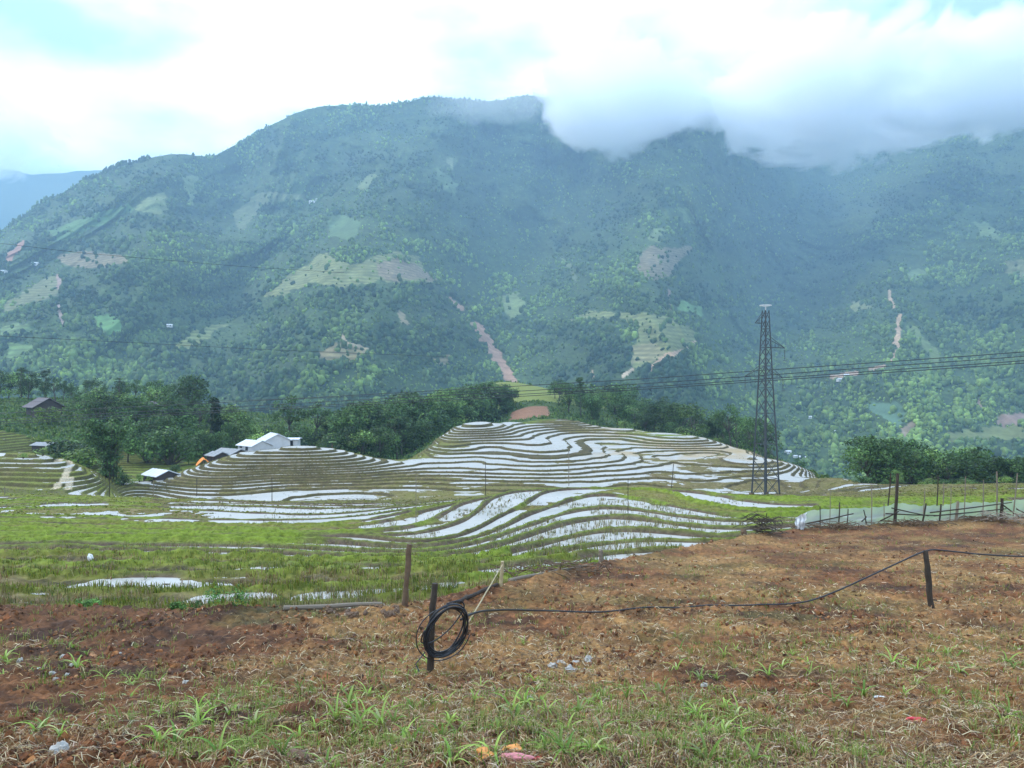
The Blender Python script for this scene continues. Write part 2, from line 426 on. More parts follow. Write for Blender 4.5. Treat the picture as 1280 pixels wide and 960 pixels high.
# water amount (u, v, d, value) and greenness controls
WC = [(0, 750, 14, .16), (60, 752, 13.5, .12), (240, 745, 13.8, .18), (300, 750, 13.4, .22), (400, 757, 13.0, 1.15), (385, 753, 13.5, 1.0), (450, 755, 13.2, .35), (160, 733, 16.5, .20), (0, 735, 16, .14), (320, 730, 16, .22), (450, 720, 18, .34), (100, 690, 25, .34), (180, 690, 25, .30), (50, 700, 22, .36), (300, 680, 30, .30), (0, 660, 45, .16), (0, 640, 66, .12), (120, 640, 66, .2), (0, 628, 84, .22), (150, 628, 86, .34), 
 (400, 660, 46, .3), (230, 645, 62, .42), (350, 634, 78, .72), (450, 630, 86, .75), (520, 640, 66, .62), (480, 655, 50, .52), (560, 655, 50, .66), (560, 690, 24, .28),
 (640, 660, 28, .95), (640, 640, 34, 1.), (600, 630, 40, .85), (700, 640, 34, .95), (760, 672, 24.5, .9), (720, 660, 28, .95), (690, 672, 24.5, .8), (640, 690, 21, .36), (740, 690, 20.5, .5), (820, 660, 29, .85), (880, 671, 26, .85), (820, 640, 36, .85), (900, 652, 33, .62), (850, 676, 24, .85), (800, 682, 22, .65), (930, 640, 40, .42), (760, 622, 42, .75), (660, 622, 41, .75), (540, 650, 40, .6), (560, 670, 28, .4), (850, 622, 46, .5),
 (960, 620, 105, .26), (1000, 630, 72, .25), (640, 606, 133, .24), (500, 608, 131, .28), (800, 606, 134, .28),
 (300, 610, 128, .40), (370, 565, 144, .95), (330, 572, 140, .66), (300, 585, 132, .46), (400, 592, 130, .46), (250, 590, 134, .5), (200, 606, 128, .62), (430, 566, 146, .88), (450, 602, 134, .40), (340, 602, 132, .44), (540, 601, 137, .26),
 (520, 578, 155, .92), (560, 575, 148, 1.), (600, 545, 200, 1.), (590, 535, 225, 1.), (640, 560, 172, 1.), (690, 556, 185, 1.), (640, 585, 141, .9), (720, 584, 142, .85), (700, 540, 220, 1.), (790, 575, 152, .85), (720, 532, 240, .46), (800, 545, 215, .55), (840, 556, 198, .8), (940, 566, 186, .8), (770, 560, 180, .55), (900, 560, 190, .7), (740, 572, 160, .55), (540, 553, 188, .3), (520, 566, 178, .3),
 (860, 594, 143, .46), (900, 578, 152, .6), (960, 599, 141, .46), (1050, 604, 137, .40), (880, 605, 135, .38), (1120, 615, 95, .3), (1250, 612, 85, .3), (1150, 630, 50, .3), (1000, 588, 150, .6),
 (30, 580, 130, .36), (90, 590, 128, .32), (0, 572, 135, .46), (60, 615, 108, .26), (0, 600, 115, .25), (0, 525, 208, .65), (190, 580, 172, .08), (0, 550, 180, .1), (150, 540, 210, 0), (660, 515, 270, 0), (400, 560, 200, 0), (800, 530, 270, 0), (1200, 620, 150, 0), (490, 575, 170, 0.1)]
GC = [(0, 750, 14, .42), (240, 745, 14.5, .45), (450, 735, 16, .42), (0, 715, 19, .55), (240, 700, 21, .55), (450, 700, 21, .7), (0, 670, 36, .85), (240, 665, 40, .85), (450, 680, 30, .85), (0, 640, 66, .8), (240, 645, 62, .6), (400, 650, 56, .65),
 (640, 690, 21, .7), (750, 690, 20.5, .6), (640, 660, 28, .62), (760, 660, 28, .72), (880, 660, 30, .95), (900, 640, 38, 1.), (960, 635, 44, 1.), (980, 655, 31, .95), (600, 630, 38, .6), (800, 622, 43, .85), (700, 640, 34, .65),
 (350, 632, 80, .42), (500, 612, 124, .42), (640, 613, 126, .5), (800, 612, 127, .42), (370, 580, 136, .32), (250, 600, 126, .35), (560, 575, 148, .3), (600, 548, 195, .3), (690, 560, 176, .3), (640, 606, 133, .4), (860, 600, 138, .3), (840, 590, 138, .26), (700, 535, 235, .3), (880, 556, 200, .3), (960, 600, 126, .26), (1050, 604, 120, .34), (900, 570, 156, .3), (1150, 615, 90, .4), (1250, 612, 85, .45),
 (515, 572, 170, .6), (545, 550, 195, .6), (30, 590, 125, .65), (100, 600, 118, .7), (190, 580, 172, .85), (0, 540, 190, .85), (150, 540, 210, .9), (640, 524, 252, .95), (640, 496, 330, .85), (450, 560, 195, .9), (850, 540, 215, .9), (1150, 620, 150, .9), (1280, 612, 150, .9)]
def idw_grid(ctrl, sig=.16):
    c = np.array([P(a, b, d) for a, b, d, _ in ctrl]); val = np.array([q[3] for q in ctrl])
    cx, cy = _wc(c[:, 0], c[:, 1])
    st = 2
    X = _GXX[::st, ::st]; Y = _GYY[::st, ::st]
    wx, wy = _wc(X, Y)
    num = 0; den = 1e-9
    for i in range(len(val)):
        r2 = (wx-cx[i])**2+((wy-cy[i])*1.1)**2
        w = 1/(r2+.004)**2
        num = num+w*val[i]; den = den+w
    g = num/den
    return np.repeat(np.repeat(g, st, 0), st, 1)[:ZG.shape[0], :ZG.shape[1]]
WG = idw_grid(WC); GRN = idw_grid(GC)
# brown field and pale field behind hillock B as masks
def terr(x, y):
    """heights and masks of the terraced land"""
    zb = cub(ZG, x, y); g = np.maximum(samp(GG, x, y), .012)
    far = y > 395
    if np.any(far): zb = np.where(far, zbase_exact(x, y), zb)
    s = np.interp(zb, LV, np.arange(len(LV)))
    b = np.round(s); bi = b.astype(int)
    step = LV[np.clip(bi, 1, len(LV)-1)]-LV[np.clip(bi-1, 0, len(LV)-2)]
    sd = (s-b)*step/g
    tw = step/g
    farw = sstep(20, 110, y)
    rw = np.minimum(.12+.16*farw, .18*tw)
    k = np.where(sd > 0, bi, bi-1)                      # level index of the tread the point is on
    Lk = LV[np.clip(k, 0, len(LV)-1)]
    Lb = LV[np.clip(bi-1, 0, len(LV)-1)]
    zt = Lb+step*sstep(-rw, rw, sd)
    hsh = hash2(k, np.zeros_like(k)+3, 7)
    w = samp(WG, x, y)-.03*sstep(115, 135, y)+.40*(hsh-.5)+.42*fbm(x/9, y/7, 3, 131)+.14*fbm(x/1.3, y/1.3, 2, 137)+.28*sstep(30, 20, y)*fbm(x/1.8, y/.9, 2, 139)
    ub = x/np.maximum(y, 1)*F+640; terraced = (y < np.interp(ub, [-300, 470, 500, 525, 545, 570, 700, 790, 850, 940, 1000, 1030], [207, 172, 172, 186, 206, 246, 254, 248, 232, 206, 180, 150]))
    mount = np.where(w > .5, -.05, 0)
    tread_n = np.clip((.5-w)*.28, -.06, .06)
    bw = .16+.10*sstep(14, 34, y)-.10*sstep(100, 125, y)
    hb = (.10+.07*sstep(14, 30, y)-.09*sstep(80, 120, y))*(.75+.5*hash2(k, np.zeros_like(k)+9, 11))*(1+.45*fbm(x/1.7, y/1.7, 2, 171))
    bund = hb*np.exp(-((sd-rw-.07)/bw)**2)
    flat = sstep(rw, rw+.25, np.abs(sd))
    z = zt+bund+tread_n*flat
    rough = (.030+.05*sstep(.5, .2, w))*fbm(x/.22, y/.22, 2, 141)*(1-.6*farw)+.06*fbm(x/.9, y/.9, 2, 145)*sstep(.55, .3, w)
    z = z+rough*np.where((w > .5) & (flat > .5), .25, 1)
    z = np.where(terraced, z, zb+.25*fbm(x/3, y/3, 3, 151))
    # keep the land below the ploughed field where that covers it
    e = y-edge_y(x)
    z = np.where(e < .35, np.minimum(z, zf_base(y)-.55+.4*sstep(-.6, .35, e)), z)
    z = z-.25*sstep(.9, .3, e)*(e > .2)
    return dict(z=z, zb=zb, sd=sd, rw=rw, k=k, Lk=Lk, w=w, flat=flat, terraced=terraced, tw=tw, e=e, bund=bund/np.maximum(hb, .01), far=farw)

def inpoly(px, py, poly):
    poly = np.asarray(poly, float); c = np.zeros(px.shape, bool); n = len(poly); j = n-1
    for i in range(n):
        xi, yi = poly[i]; xj, yj = poly[j]
        c ^= ((yi > py) != (yj > py)) & (px < (xj-xi)*(py-yi)/(yj-yi+1e-12)+xi)
        j = i
    return c

BROWN = [P(628, 522, 258)[:2], P(640, 508, 288)[:2], P(684, 508, 288)[:2], P(690, 522, 258)[:2]]
PALE = [P(590, 503, 302)[:2], P(590, 490, 360)[:2], P(800, 490, 360)[:2], P(800, 503, 310)[:2], P(690, 505, 298)[:2]]
TRACK = [np.array([P(u, v, d)[:2] for u, v, d in l]) for l in ([(66, 617, 112), (80, 607, 118), (88, 590, 127), (86, 575, 136)], [(85, 617, 112), (88, 605, 119)], [(70, 588, 128), (77, 577, 134)])]
def dist_line(px, py, line):
    d = np.full(px.shape, 1e9)
    for a, b in zip(line[:-1], line[1:]):
        ab = b-a; t = np.clip(((px-a[0])*ab[0]+(py-a[1])*ab[1])/(ab@ab+1e-12), 0, 1)
        d = np.minimum(d, np.hypot(px-a[0]-t*ab[0], py-a[1]-t*ab[1]))
    return d

def build_terraces():
    us = np.arange(-330, 1621, 1.25)
    y = 10.5; ys = []
    while y < 252: ys.append(y); y += .030+.00115*y
    while y < 760: ys.append(y); y += .9+.012*(y-252)
    ys = np.array(ys)
    U, Y = np.meshgrid(us, ys); X = (U-640)/F*Y
    T = terr(X, Y)
    g = samp(GRN, X, Y)+.30*(hash2(T['k'], T['k']*0+5, 21)-.5)*sstep(100, 60, Y)+(.55*np.exp(-((T['sd']-T['rw']-.1)/.5)**2)-.24)*sstep(110, 70, Y)+.16*fbm(X/4, Y/4, 3, 201)+.10*fbm(X/.8, Y/.8, 2, 207)
    g = np.clip(g, 0, 1)[..., None]
    brown = np.array([.105, .072, .034]); olive = np.array([.15, .135, .032]); lush = np.array([.145, .19, .022])
    dry = np.array([.24, .18, .09])
    col = np.where(g < .5, brown+(olive-brown)*g*2, olive+(lush-olive)*(g-.5)*2)
    # wet mud under the water and stubble stems on dry treads
    w = T['w'][..., None]; fl = T['flat'][..., None]
    mud = np.array([.105, .075, .05])
    mm = sstep(.42, .55, w)*fl
    col = col*(1-mm)+mud*mm
    ds = (sstep(.0, .5, fbm(X/.5, Y/.9, 2, 211)))[..., None]*(1-mm)*sstep(.75, .3, g)*.6
    col = col*(1-ds)+dry*ds
    # risers are cut earth half covered with growth
    fr = sstep(85, 120, Y); rs = (sstep(1.0, .3, np.abs(T['sd'])/(T['rw']+.02+.16*fr))*np.maximum(sstep(-.2, .3, fbm(X/2.5, Y/2.5, 2, 221)), .8*fr))[..., None]*(.55+.3*fr[..., None])
    col = col*(1-rs)+np.array([.058, .046, .022])*rs
    # wet furrow along the inner side of each near bank
    fw = (np.exp(-((T['sd']-T['rw']-.80)/.22)**2)*sstep(120, 85, Y)*sstep(-.35, .15, fbm(X/3, Y/3, 2, 225)))[..., None]*.8
    col = col*(1-fw)+np.array([.045, .036, .02])*fw
    wild = (~T['terraced'])[..., None]
    wc = np.array([.055, .085, .025])*(.7+.6*(.5+.5*fbm(X/4, Y/4, 3, 231)))[..., None]
    col = np.where(wild, wc, col)
    br = inpoly(X, Y, BROWN)[..., None]; col = np.where(br, np.array([.20, .105, .06])*(.8+.4*g), col)
    pl = inpoly(X, Y, PALE)[..., None]; col = np.where(pl, np.array([.17, .19, .045]), col)
    for tline in TRACK:
        dl = dist_line(X, Y, tline)
        tm = sstep(.6, .35, dl)[..., None]; col = col*(1-tm)+np.array([.46, .37, .24])*tm
    n, m = X.shape
    idx = np.arange(n*m).reshape(n, m)
    q = np.stack([idx[:-1, :-1], idx[:-1, 1:], idx[1:, 1:], idx[1:, :-1]], -1)
    okf = T['e'][1:, 1:] > -1.2
    qq = q[okf].reshape(-1, 4)
    used = np.unique(qq); rm = np.full(n*m, -1); rm[used] = np.arange(len(used))
    V = np.stack([X, Y, T['z']], -1).reshape(-1, 3)
    tag(mk('terraced_hillside', V[used], rm[qq], M['terrace'], smooth=True, attrs={'col': col.reshape(-1, 3)[used]}), kind='structure')
    # water sheets lie level inside the bunds
    okv = T['terraced'] & (T['w'] > .44) & ((T['sd'] > T['rw']*.9) | (T['sd'] < -T['rw']*.55)) & (T['e'] > .5)
    k = T['k']
    same = (k[:-1, :-1] == k[1:, 1:]) & (k[:-1, 1:] == k[1:, :-1]) & (k[:-1, :-1] == k[:-1, 1:])
    okf = same & okv[:-1, :-1] & okv[1:, 1:] & okv[:-1, 1:] & okv[1:, :-1]
    qq = q[okf].reshape(-1, 4)
    used = np.unique(qq); rm = np.full(n*m, -1); rm[used] = np.arange(len(used))
    W = np.stack([X, Y, T['Lk']+.02], -1).reshape(-1, 3)
    silt = fbm(X/9, Y/9, 3, 241)
    B = ((U > 690) & (Y > 150))
    silt = silt+.7*fbm(X/3.2, Y/5., 3, 247); tint = np.array([.42, .395, .345])-(sstep(690, 800, U)*sstep(150, 175, Y)*sstep(-.2, .3, silt))[..., None]*np.array([.02, .09, .16])*(1+.5*silt[..., None])
    tag(mk('paddy_water', W[used], rm[qq], M['water'], smooth=True, attrs={'col': tint.reshape(-1, 3)[used]}), kind='structure')

def water_mat():
    m, nt = new_mat('paddy_water')
    out = N(nt, 'ShaderNodeOutputMaterial'); p = N(nt, 'ShaderNodeBsdfPrincipled')
    at = N(nt, 'ShaderNodeAttribute', attribute_name='col'); L(nt, at.outputs['Color'], p.inputs['Base Color'])
    p.inputs['IOR'].default_value = 1.45
    rn = N(nt, 'ShaderNodeTexNoise'); rn.inputs['Scale'].default_value = .35; rn.inputs['Detail'].default_value = 4
    rm = N(nt, 'ShaderNodeMapRange'); rm.inputs[1].default_value = .35; rm.inputs[2].default_value = .65; rm.inputs[3].default_value = .30; rm.inputs[4].default_value = .55; p.inputs['Specular IOR Level'].default_value = 1.0
    tc = N(nt, 'ShaderNodeTexCoord'); L(nt, tc.outputs['Object'], rn.inputs['Vector']); L(nt, rn.outputs['Fac'], rm.inputs[0]); L(nt, rm.outputs[0], p.inputs['Roughness'])
    nz = N(nt, 'ShaderNodeTexNoise'); nz.inputs['Scale'].default_value = 1.6; nz.inputs['Detail'].default_value = 3
    L(nt, tc.outputs['Object'], nz.inputs['Vector'])
    b = N(nt, 'ShaderNodeBump'); b.inputs['Strength'].default_value = .8; b.inputs['Distance'].default_value = .10
    L(nt, nz.outputs['Fac'], b.inputs['Height']); L(nt, b.outputs[0], p.inputs['Normal'])
    L(nt, p.outputs[0], out.inputs[0])
    return m
M['water'] = water_mat()

# ------------------------------------------------------------------ blades
def blades(name, base, h, wd, ang, lean, col, mat, curl=.5):
    """curved tapering blades, one mesh. base (N,3)"""
    n = len(base)
    dx = np.cos(ang); dy = np.sin(ang)
    px, py = -dy, dx
    D = np.stack([dx, dy, np.zeros(n)], 1); Wd = np.stack([px, py, np.zeros(n)], 1)*(wd/2)[:, None]
    up = np.array([0, 0, 1.])
    mid = base+D*(lean*h*.35)[:, None]+up*(h*.62*np.sqrt(np.clip(1-(lean*.5)**2, .1, 1)))[:, None]
    tip = base+D*(lean*h)[:, None]+up*(h*np.clip(1-curl*lean, -.1, 1))[:, None]
    V = np.stack([base-Wd, base+Wd, mid-Wd*.8, mid+Wd*.8, tip], 1).reshape(-1, 3)
    i = np.arange(n)[:, None]*5
    q = i+np.array([[0, 1, 3, 2]]); t = i+np.array([[2, 3, 4]])
    return mk(name, V, [q, t], mat, attrs={'col': np.repeat(col, 5, 0)})

def pick(cols, n, jit=.2):
    cols = np.asarray(cols); c = cols[rng.integers(0, len(cols), n)]
    return c*(1+jit*rng.uniform(-1, 1, (n, 1)))*(1+.08*rng.uniform(-1, 1, (n, 3)))

def scatter_uv(n, u0, u1, y0, y1, p=1.0):
    """points spread evenly in the view: density falls with distance"""
    r = rng.uniform(0, 1, n)
    y = 1/(1/y0+(1/y1-1/y0)*r) if p == 1 else y0*(y1/y0)**r
    u = rng.uniform(u0, u1, n)
    return (u-640)/F*y, y

def build_cover():
    # --- foreground weeds: tufts of thin blades between the clods
    x, y = scatter_uv(26000, -250, 1550, 3.0, 27)
    dens = fbm(x/1.3, y/1.1, 3, 91)*.7+.45*fbm(x/.35, y/.35, 2, 93)
    u = x/y*F+640
    bias = .05*sstep(7.5, 5, y)-.12*sstep(8, 9, y)*(u < 500)+.14*sstep(560, 800, u)
    keep = (dens+bias*.6 > np.where(rng.uniform(0, 1, len(x)) < .22, -.15, .24)) & (y < edge_y(x)-.1)
    x, y = x[keep], y[keep]
    nb = rng.integers(3, 8, len(x)); X = np.repeat(x, nb); Y = np.repeat(y, nb)
    n = len(X); X = X+rng.normal(0, .025, n); Y = Y+rng.normal(0, .025, n)
    h = rng.uniform(.04, .13, n)
    blades('weed_grass', np.stack([X, Y, hfield(X, Y)-.01], 1), h, rng.uniform(.004, .009, n), rng.uniform(0, 2*PI, n), rng.uniform(.1, 1.1, n),
           pick([(.22, .32, .045), (.28, .34, .07), (.34, .33, .09), (.13, .20, .03), (.42, .34, .14)], n), M['grass'])
    tag(C.objects['weed_grass'], kind='stuff')
    # --- dry straw lying on the soil
    x, y = scatter_uv(230000, -250, 1550, 3.0, 27)
    s = strawness(x, y)
    keep = (rng.uniform(0, 1, len(x)) < s**1.7) & (y < edge_y(x)-.05)
    x, y = x[keep], y[keep]; n = len(x)
    ln = rng.uniform(.025, .12, n)*np.where(rng.uniform(0, 1, n) < .08, 1.9, 1); a = rng.uniform(0, PI, n)+.3*np.sin(x); wd = rng.uniform(.002, .0055, n)*np.clip(y/6, .9, 2.2)
    d = np.stack([np.cos(a), np.sin(a)], 1)
    ends = []
    for t in (-.5, 0, .5):
        ex = x+d[:, 0]*ln*t; ey = y+d[:, 1]*ln*t
        ends.append(np.stack([ex, ey, hfield(ex, ey)+.006+rng.uniform(0, .02, n)+(.012 if t == 0 else 0)], 1))
    Wd = np.stack([-d[:, 1]*wd/2, d[:, 0]*wd/2, rng.uniform(-.5, .5, n)*wd], 1)
    V = np.stack([ends[0]-Wd, ends[0]+Wd, ends[1]-Wd, ends[1]+Wd, ends[2]-Wd, ends[2]+Wd], 1).reshape(-1, 3)
    i = np.arange(n)[:, None]*6
    q = np.concatenate([i+np.array([[0, 1, 3, 2]]), i+np.array([[2, 3, 5, 4]])])
    c = pick([(.50, .34, .15), (.62, .48, .27), (.34, .21, .09), (.26, .14, .06), (.70, .57, .36), (.14, .08, .045), (.30, .15, .07), (.40, .24, .11)], n, .25)
    tag(mk('dry_straw_litter', V, q, M['straw'], attrs={'col': np.repeat(c, 6, 0)}), kind='stuff')
    # --- clods of earth
    x, y = scatter_uv(60000, -250, 1550, 3.0, 24)
    keep = (y < edge_y(x)-.1) & (fbm(x/.8, y/.6, 3, 401)+.25*fbm(x/3, y/3, 2, 403) > -.02-.25*rng.uniform(0, 1, len(x))**6); x, y = x[keep], y[keep]; n = len(x)
    r = rng.uniform(.006, .020, n)*np.where(rng.uniform(0, 1, n) < .07, 1.8, 1)*np.clip(y/7, .8, 1.5)
    c3 = np.stack([x, y, hfield(x, y)+r*.2], 1)
    jit = rng.uniform(.45, 1.5, (n, 12, 1))
    V = (c3[:, None]+ICO_V[None]*jit*r[:, None, None]*rng.uniform(.6, 1.2, (n, 1, 3))).reshape(-1, 3)
    f = (np.arange(n)[:, None, None]*12+ICO_F[None]).reshape(-1, 3)
    c = pick([(.19, .075, .03), (.26, .105, .04), (.13, .055, .025), (.11, .06, .035), (.30, .15, .07)], n, .25)
    tag(mk('soil_clod_rubble', V, f, M['soil'], smooth=False, attrs={'col': np.repeat(c, 12, 0)}), kind='stuff')
    # --- a ragged fringe of growth and stubble at the field edge and over the near paddies
    x, y = scatter_uv(52000, -260, 1500, 12.0, 75, 2)
    T = terr(x, y); gv = samp(GRN, x, y)+.30*(hash2(T['k'], T['k']*0+5, 21)-.5)+.55*np.exp(-((T['sd']-T['rw']-.1)/.5)**2)-.24+.25*fbm(x/3, y/3, 3, 201)
    keep = (T['e'] > .15) & ((np.abs(T['sd']-T['rw']-.8) > .25) | (rng.uniform(0, 1, len(x)) < .2)) & ((fbm(x/1.1, y/.7, 3, 303) > -.12-.3*sstep(24, 34, y)) | (np.abs(T['sd']) < .5)) & ((T['w'] < .50) | (T['flat'] < .35) | (rng.uniform(0, 1, len(x)) < .06))
    x, y, gv = x[keep], y[keep], gv[keep]; z = T['z'][keep]
    # dry stubble in some, green in others
    dry = rng.uniform(0, 1, len(x)) > sstep(.34, .80, gv)
    nb = np.where(y < 30, 9, 6)
    X = np.repeat(x, nb); Y = np.repeat(y, nb); Z = np.repeat(z, nb); DR = np.repeat(dry, nb); GV = np.repeat(gv, nb); n = len(X)
    sp = .05+.0016*Y
    X = X+rng.normal(0, 1, n)*sp; Y = Y+rng.normal(0, 1, n)*sp
    h = rng.uniform(.07, .22, n)*np.where(DR, 1.2, .9)*(1-.66*sstep(16, 30, Y))*(.75+.5*(.5+.5*fbm(X/2, Y/2, 2, 301)))
    wd = .006+.00055*Y
    c = np.where(DR[:, None], pick([(.36, .25, .12), (.44, .33, .18), (.25, .16, .07), (.18, .14, .055)], n, .3), pick([(.21, .28, .028), (.26, .29, .035), (.14, .20, .028), (.29, .25, .055), (.10, .14, .028)], n, .35))
    blades('paddy_grass', np.stack([X, Y, Z-.02], 1), h, wd, rng.uniform(0, 2*PI, n), rng.uniform(.05, .8, n), c, M['grass'])
    tag(C.objects['paddy_grass'], kind='stuff')
    # --- short growth on the bunds and risers of the far terraces
    x, y = scatter_uv(190000, -260, 1500, 60, 250, 2)
    T = terr(x, y); gv = samp(GRN, x, y)
    keep = T['terraced'] & (((np.abs(T['sd']-T['rw']*.6) < T['rw']+.22)) | ((T['w'] < .47) & (rng.uniform(0, 1, len(x)) < np.where(y > 95, .10, .4)))) & ~((np.abs(T['sd']-T['rw']-.8) < .22) & (y < 100))
    keep &= ~((y > 100) & (np.abs(T['sd']) < T['rw']*.9))
    x, y, gv = x[keep], y[keep], gv[keep]; z = T['z'][keep]; n0 = len(x); nb = 2
    X = np.repeat(x, nb)+rng.normal(0, .12, n0*nb); Y = np.repeat(y, nb)+rng.normal(0, .05, n0*nb); Z = np.repeat(z, nb); GV = np.repeat(gv, nb); n = len(X)
    c1 = pick([(.14, .105, .045), (.18, .135, .06), (.12, .10, .035)], n, .25); c2 = pick([(.19, .25, .03), (.23, .27, .035), (.13, .15, .03)], n, .3)
    gm = sstep(.2, .75, GV+rng.uniform(-.2, .2, n))[:, None]
    blades('bund_grass', np.stack([X, Y, Z-.02], 1), rng.uniform(.04, .13, n), rng.uniform(.10, .26, n), rng.uniform(0, 2*PI, n), rng.uniform(.1, .7, n), c1*(1-gm)+c2*gm, M['grass'])
    tag(C.objects['bund_grass'], kind='stuff')
    # --- rice stubble standing in the flooded treads
    x, y = scatter_uv(110000, -260, 1500, 13, 200, 2)
    # planted in loose rows
    T = terr(x, y)
    pn = fbm(x/9, y/9, 2, 311)+.6*fbm(x/2.2, y/2.2, 2, 317)
    u = x/y*F+640; far = y > 110
    lim = np.where(far, np.where(u < 460, .05, .22), np.where((u > 520), -.05, .1))
    keep = T['terraced'] & (T['w'] > .46) & (T['flat'] > .6) & (pn > lim) & (T['e'] > .6) & (rng.uniform(0, 1, len(x)) < np.where(far, .55, .62))
    x, y = x[keep], y[keep]; Lk = T['Lk'][keep]
    nb = np.where(y < 50, 6, 3); X = np.repeat(x, nb); Y = np.repeat(y, nb); Z = np.repeat(Lk, nb); n = len(X)
    X = X+rng.normal(0, .045, n); Y = Y+rng.normal(0, .03, n)
    h = rng.uniform(.10, .30, n)*np.where(Y > 110, .6, 1.); wd = .008+.00034*Y
    c = pick([(.13, .12, .04), (.17, .14, .06), (.10, .12, .03), (.22, .17, .09), (.08, .07, .035)], n, .25)
    blades('rice_stubble_grass', np.stack([X, Y, Z-.03], 1), h, wd, rng.uniform(0, 2*PI, n), rng.uniform(0, .45, n), c, M['grass'])
    tag(C.objects['rice_stubble_grass'], kind='stuff')
    # --- scrub on the wild slopes behind
    x, y = scatter_uv(60000, -260, 1500, 118, 390, 2)
    T = terr(x, y)
    keep = (~T['terraced']) & ~inpoly(x, y, BROWN) & ~inpoly(x, y, PALE)
    x, y = x[keep], y[keep]; z = T['z'][keep]
    nb = 4; n0 = len(x)
    X = np.repeat(x, nb)+rng.normal(0, .5, n0*nb); Y = np.repeat(y, nb)+rng.normal(0, .5, n0*nb); Z = np.repeat(z, nb); n = len(X)
    hh = np.repeat(rng.uniform(.3, 1.5, n0)**1.3, nb)*(.6+.5*(.5+.5*fbm(X/9, Y/9, 2, 333)))
    c = pick([(.07, .12, .03), (.10, .16, .035), (.05, .09, .025), (.12, .17, .04)], n, .25)
    blades('scrub_undergrowth', np.stack([X, Y, Z-.05], 1), hh, rng.uniform(.3, .7, n), rng.uniform(0, 2*PI, n), rng.uniform(.1, .9, n), c, M['leaf'])
    tag(C.objects['scrub_undergrowth'], kind='stuff')

# ------------------------------------------------------------------ mountain
RIDGE = [(-600, 420), (-300, 350), (-100, 318), (0, 288), (60, 250), (110, 222), (160, 202), (200, 193), (235, 193), (262, 196), (300, 178), (350, 152), (385, 134), (420, 130), (450, 133), (500, 128), (540, 121), (600, 128), (660, 118), (720, 122), (800, 118), (870, 118), (900, 146), (940, 166), (985, 174), (1030, 176), (1080, 170), (1140, 156), (1200, 146), (1280, 132), (1400, 105), (1600, 95), (1900, 120)]
MD = [
 (-600, 420, 1500), (-300, 350, 1750), (-100, 318, 1850), (0, 288, 1950), (100, 225, 2080), (200, 192, 2180), (262, 196, 2300), (330, 160, 2400), (400, 130, 2480), (540, 121, 2620), (660, 118, 2700), (770, 118, 2680), (870, 118, 2450), (900, 150, 2500), (960, 195, 3000), (1030, 214, 3300), (1090, 198, 3150), (1150, 168, 2850), (1280, 132, 2550), (1450, 100, 2450), (1700, 100, 2400),
 (-600, 500, 1000), (-300, 480, 1000), (0, 480, 1000), (200, 480, 960), (400, 480, 900), (640, 480, 1130), (800, 480, 960), (1000, 480, 1180), (1000, 560, 930), (1150, 480, 1010), (1280, 500, 940), (1600, 500, 900),
 (-600, 640, 740), (-200, 640, 740), (200, 640, 740), (600, 640, 740), (1000, 640, 740), (1400, 640, 740), (1800, 640, 740),
 (100, 320, 1500), (200, 330, 1380), (200, 250, 1780), (120, 270, 1800), (0, 380, 1260), (150, 400, 1200), (60, 440, 1080),
 (330, 290, 1950), (300, 380, 1420), (260, 430, 1180), (250, 240, 2100), (380, 200, 2250),
 (470, 215, 2080), (500, 300, 1560), (430, 340, 1330), (420, 400, 1130), (340, 360, 1330), (560, 340, 1600), (540, 420, 1170), (560, 220, 2200),
 (640, 250, 2280), (600, 330, 1800), (655, 400, 1500), (660, 440, 1300), (700, 330, 1950), (740, 250, 2350),
 (860, 165, 2280), (845, 230, 1880), (820, 310, 1540), (800, 390, 1260), (790, 440, 1070), (740, 400, 1300), (870, 420, 1220),
 (960, 330, 2250), (930, 400, 1750), (950, 450, 1350), (1020, 260, 2950), (1000, 310, 2500), (900, 270, 2100), (1040, 400, 1650),
 (1250, 220, 2280), (1180, 300, 1850), (1120, 370, 1480), (1100, 430, 1180), (1270, 330, 1500), (1280, 420, 1150), (1200, 400, 1380), (1150, 230, 2380), (1080, 300, 2180),
]
_md = RBF([(a, b) for a, b, _ in MD], np.log([c for *_, c in MD]), smooth=.002, scale=300.)
_ru = np.linspace(-620, 1900, 2521); _rv = np.interp(_ru, [a for a, _ in RIDGE], [b for _, b in RIDGE])
_kk = np.exp(-np.linspace(-2, 2, 25)**2); _kk /= _kk.sum()
_rv = np.convolve(np.pad(_rv, 12, mode='edge'), _kk, 'valid')
def ridge_v(u): return np.interp(u, _ru, _rv)+3.0*fbm(u/28., u*0, 3, 401)
def mdepth(u, v):
    d = np.exp(_md(u, v))
    x = (u-640)/F*d; z = (480-v)/F*d
    wx = x+110*fbm(x/400, z/400, 2, 411); wz = z*.32+60*fbm(x/400+9, z/400, 2, 413)
    calm = 1-.65*sstep(860, 960, u)*sstep(330, 280, v)
    r = (.125*(1-ridged(wx/430, wz/640, 4, 421))+.030*fbm(x/90, z/90, 3, 431)-.085)*calm+.085
    fade = sstep(0, 50, v-ridge_v(u))*.75+.25
    return d*(1+(r-.085)*fade)
def mpos(u, v):
    d = mdepth(u, v)
    return np.stack([(u-640)/F*d, d, (480-v)/F*d], -1)

